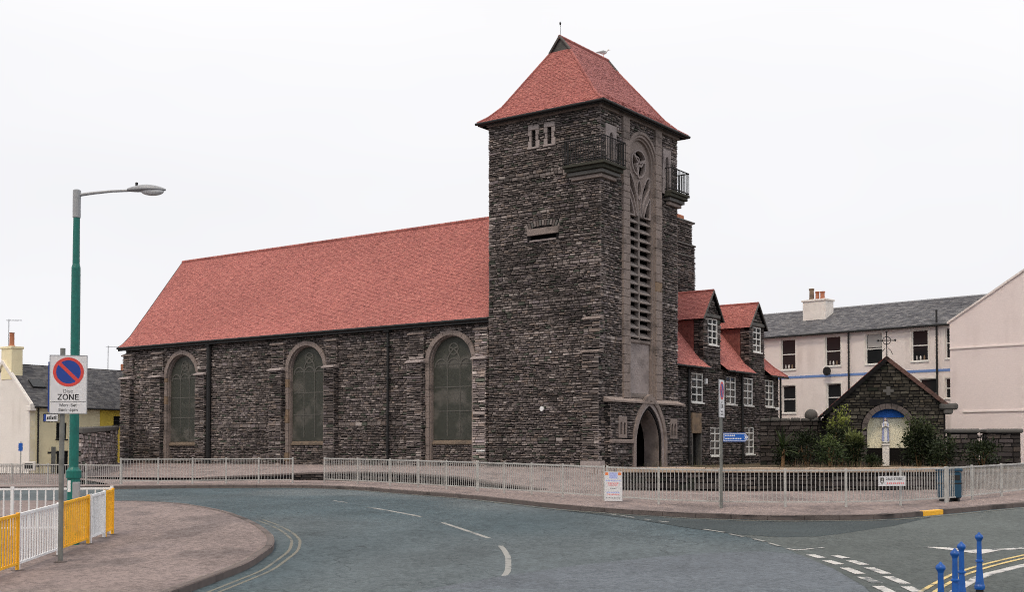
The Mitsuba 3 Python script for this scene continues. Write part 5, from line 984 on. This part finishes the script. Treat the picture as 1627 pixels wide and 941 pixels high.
# ------------------------------------------------------------------ bin, bollards
BN = Fr((12.62, 34.55, 0), 12); zb = float(g(34.55)) + HK
bn = thing('litter_bin', 'dark blue litter bin standing behind the railing at the right', 'litter bin')
add('body', cbx(-.26, .26, -.2, .3, zb + .1, zb + .84, .03), 'm_bin', BN, bn); add('lid', cbx(-.29, .29, -.23, .33, zb + .85, zb + .95, .035), 'm_bin', BN, bn); add('opening', bx(-.18, .18, -.215, -.19, zb + .62, zb + .76), 'm_black', BN, bn)
for x in (-.2, .14): add('foot', bx(x, x + .07, -.15, .25, zb, zb + .1), 'm_black', BN, bn)
add('band', cbx(-.268, .268, -.208, .308, zb + .5, zb + .54, .006), 'm_black', BN, bn)
for (x, y), lab in zip([(7.21, 18.54), (6.49, 17.35), (6.11, 16.58), (5.42, 15.2)], ['rightmost blue iron bollard, shown whole to its foot', 'second blue iron bollard from the right', 'third blue iron bollard from the right', 'leftmost blue iron bollard, only its head in view']):
    z = float(g(y)) + HK * .5; B_ = Fr((x, y, z), 0); b = thing('bollard', lab, 'bollard', 'blue bollards on the right corner')
    add('foot', lathe([(.06, -.04), (.062, .05), (.075, .07)], 8), 'm_black', B_, b)
    add('base', lathe([(.076, .05), (.082, .075), (.082, .105), (.07, .13), (.052, .30), (.044, .44), (.042, .47)], 8), 'm_blue', B_, b)
    add('collar', lathe([(.04, .465), (.058, .475), (.058, .50), (.04, .51)], 16), 'm_blue', B_, b)
    add('shaft', lathe([(.041, .50), (.036, .80)], 8), 'm_blue', B_, b)
    add('head', lathe([(.036, .79), (.044, .815), (.058, .835), (.062, .855), (.055, .88), (.03, .90), (.012, .925), (.004, .93)], 16), 'm_blue', B_, b, smooth=50)
# ------------------------------------------------------------------ gull on the tower ridge
gl = thing('gull', 'white and grey gull standing on the tower ridge', 'bird'); GL = Fr(tuple(CH([[5.85, TD / 2, 23.12]])[0]), 0)
bprof = [(-.33, .012, .26), (-.22, .05, .26), (-.08, .095, .25), (.06, .11, .26), (.16, .085, .30), (.205, .055, .36), (.24, .052, .40), (.275, .045, .41), (.30, .018, .405), (.36, .006, .395)]
V = np.vstack([np.column_stack([np.full(10, x), r * .85 * np.cos(a), z + r * np.sin(a)]) for x, r, z in bprof for a in [np.arange(10) / 10 * 2 * np.pi]]); Fq = np.array([[i * 10 + k, i * 10 + (k + 1) % 10, (i + 1) * 10 + (k + 1) % 10, (i + 1) * 10 + k] for i in range(len(bprof) - 1) for k in range(10)])
add('body', (V, Fq), 'm_white', GL, gl, smooth=50)
for s in (-1, 1):
    wv = np.array([[.12, s * .085, .30], [-.02, s * .105, .34], [-.18, s * .07, .32], [-.42, s * .025, .265], [-.2, s * .085, .235], [.0, s * .108, .22]]); add('wing', trimesh.convex.convex_hull(np.vstack([wv, wv + [0, s * .015, 0]])), 'm_lampgrey', GL, gl)
    add('leg', tube([(.0, s * .035, .17), (.01, s * .035, .0)], .009, 5), 'm_print_orange', GL, gl)
add('beak', tube([(.31, 0, .403), (.38, 0, .388)], [.014, .003], 6), 'm_yellow', GL, gl)
# ------------------------------------------------------------------ plants
LEAF = np.array([(.022, .038, .012), (.032, .052, .015), (.016, .028, .011), (.045, .062, .020)])
def leaves(c, r, n, rng, size=.12, pal=LEAF, clumps=14, top=None, spiky=0, shell=.55):
    """n small folded leaves, gathered in clumps through an ellipsoid."""
    cl = rng.normal(size=(clumps, 3)); cl /= np.linalg.norm(cl, axis=1)[:, None]; cl *= rng.uniform(shell, 1.0, (clumps, 1)); cl[:, 2] = np.where(cl[:, 2] < -.6, -cl[:, 2], cl[:, 2])
    w = rng.integers(0, clumps, n); p = cl[w] + rng.normal(size=(n, 3)) * .26; tone = rng.uniform(.6, 1.35, clumps)[w]
    d = rng.normal(size=(n, 3)) + p * (1.2 + spiky) + [0, 0, .3]; d /= np.linalg.norm(d, axis=1)[:, None]; s = np.cross(d, rng.normal(size=(n, 3))); s /= np.linalg.norm(s, axis=1)[:, None]; up_ = np.cross(s, d)
    L = size * rng.uniform(.6, 1.5, (n, 1)) * (1 + spiky); wd = size * .28 * rng.uniform(.7, 1.3, (n, 1)); P = np.array(c) + p * np.array(r)
    V = np.stack([P, P + d * L * .45 + s * wd + up_ * wd * .3, P + d * L, P + d * L * .45 - s * wd + up_ * wd * .3], 1)
    C = pal[rng.integers(0, len(pal), n)] * tone[:, None]
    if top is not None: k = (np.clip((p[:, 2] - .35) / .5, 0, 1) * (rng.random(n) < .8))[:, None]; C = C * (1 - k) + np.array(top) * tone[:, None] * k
    F = np.array([[0, 1, 2], [0, 2, 3]]); return (V.reshape(-1, 3), (F[None] + (np.arange(n) * 4)[:, None, None]).reshape(-1, 3)), np.repeat(np.clip(C, .005, .5), 4, 0)
def bush(label, x, y, z0, r, h, n, seed, size=.13, pal=LEAF, top=None, spiky=0, cat='bush', clumps=16, name='bush'):
    rng = np.random.default_rng(seed); t = thing(name, label, cat); ms, cs = [], []
    m, c = leaves((x, y, z0 + h * .55), (r, r * .9, h * .48), n, rng, size, pal, clumps, top, spiky); add('foliage', m, 'm_leaf', parent=t, color=c)
    for i in range(5):
        a = rng.uniform(0, 6.28); add('stem', tube([(x + .06 * math.cos(a), y + .06 * math.sin(a), z0 - .05), (x + r * .3 * math.cos(a), y + r * .3 * math.sin(a), z0 + h * .35), (x + r * .55 * math.cos(a + .3), y + r * .55 * math.sin(a + .3), z0 + h * .7)], [.04, .028, .012], 6), 'm_wood', parent=t)
def at_px(px, Y): return (px - 813.5) / 1903 * Y
DK = LEAF * .55
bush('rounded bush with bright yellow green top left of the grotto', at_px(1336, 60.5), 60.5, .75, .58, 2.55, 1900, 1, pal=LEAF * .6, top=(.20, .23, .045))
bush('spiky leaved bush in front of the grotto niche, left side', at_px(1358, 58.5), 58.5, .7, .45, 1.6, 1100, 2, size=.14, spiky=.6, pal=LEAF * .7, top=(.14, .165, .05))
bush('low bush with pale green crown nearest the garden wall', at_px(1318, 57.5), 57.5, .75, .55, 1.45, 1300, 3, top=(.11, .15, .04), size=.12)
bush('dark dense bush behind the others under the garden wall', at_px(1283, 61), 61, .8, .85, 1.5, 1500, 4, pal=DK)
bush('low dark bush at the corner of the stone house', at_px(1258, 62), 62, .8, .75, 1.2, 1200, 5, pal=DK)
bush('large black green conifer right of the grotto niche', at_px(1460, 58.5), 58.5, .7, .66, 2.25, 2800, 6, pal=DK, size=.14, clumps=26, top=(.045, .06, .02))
bush('dark bush in front of the grotto right corner', at_px(1487, 58.5), 58.5, .75, .45, 1.45, 1100, 7, pal=DK)
bush('small dark bush between the gate pier and the grotto', at_px(1500, 55.0), 55.0, .8, .6, 1.3, 1000, 8, pal=DK * 1.2)
bush('low dark shrubs against the right gate pier', at_px(1562, 54.5), 54.5, .8, .9, 1.1, 1300, 9, pal=DK)
bush('low dark bush in front of the statue plinth, left', at_px(1385, 56), 56, .7, .4, .6, 500, 10, pal=DK * 1.3)
rng = np.random.default_rng(70)
yu = thing('yucca', 'tall yucca with arching sword leaves at the end of the stone house', 'plant'); yx, yy = at_px(1243, 61), 61.0
for i in range(46):
    a, e = rng.uniform(0, 6.28), rng.uniform(.25, 1.45); L = rng.uniform(.8, 1.3); ts = np.linspace(0, 1, 5); z0 = 1.3 + rng.uniform(-.1, .7)
    c = np.column_stack([yx + np.cos(a) * np.cos(e) * L * ts, yy + np.sin(a) * np.cos(e) * L * ts, z0 + np.sin(e) * L * ts - .35 * np.cos(e) * L * ts ** 2]); w = .045 * np.array([.8, 1, .9, .6, .05]); s = np.array([-np.sin(a), np.cos(a), 0])
    V = np.vstack([c - s * w[:, None], c + s * w[:, None] + [0, 0, .012]]); col = np.tile(LEAF[rng.integers(0, 4)] * rng.uniform(.8, 1.7), (10, 1)); add('leaf', (V, np.array([[j, j + 1, 6 + j, 5 + j] for j in range(4)])), 'm_leaf', parent=yu, color=col)
add('trunk', tube([(yx, yy, .7), (yx + .05, yy, 1.4), (yx, yy + .05, 1.9)], [.1, .09, .07], 8), 'm_wood', parent=yu)
# dry grass and twigs behind the coping
n = 5200; rng = np.random.default_rng(71)
t_ = rng.random(n); pl_ = np.array(wp); seg_ = np.r_[0, np.cumsum(np.linalg.norm(np.diff(pl_, axis=0), axis=1))]; d_ = t_ * seg_[-1]
X = np.interp(d_, seg_, pl_[:, 0]) + rng.normal(0, .2, n); Y = np.interp(d_, seg_, pl_[:, 1]) + .5 + rng.uniform(0, 4.5, n)
cl_ = meshkit.fbm(np.column_stack([X * 1.1, Y * 1.1, 0 * X]), 3, seed=4); H = .12 + .75 * np.clip(cl_ - .38, 0, 1) * rng.uniform(.4, 1.3, n) * 1.3
P0_ = np.column_stack([X, Y, np.full(n, .72)]); tip = P0_ + np.column_stack([rng.normal(0, .12, n), rng.normal(0, .12, n), H]); sd = np.column_stack([np.cos(t_ * 99), np.sin(t_ * 99), 0 * t_]) * .011
V = np.stack([P0_ - sd, P0_ + sd, tip], 1).reshape(-1, 3); pal = np.array([(.20, .13, .08), (.14, .085, .06), (.09, .08, .035), (.22, .16, .10), (.05, .06, .02)])
add('dry_grass', (V, np.arange(3 * n).reshape(-1, 3)), 'm_leaf', color=np.repeat(pal[rng.integers(0, 5, n)] * rng.uniform(.6, 1.2, (n, 1)), 3, 0), label='dry reddish grass and twigs behind the sandstone coping', kind='stuff', cat='grass')
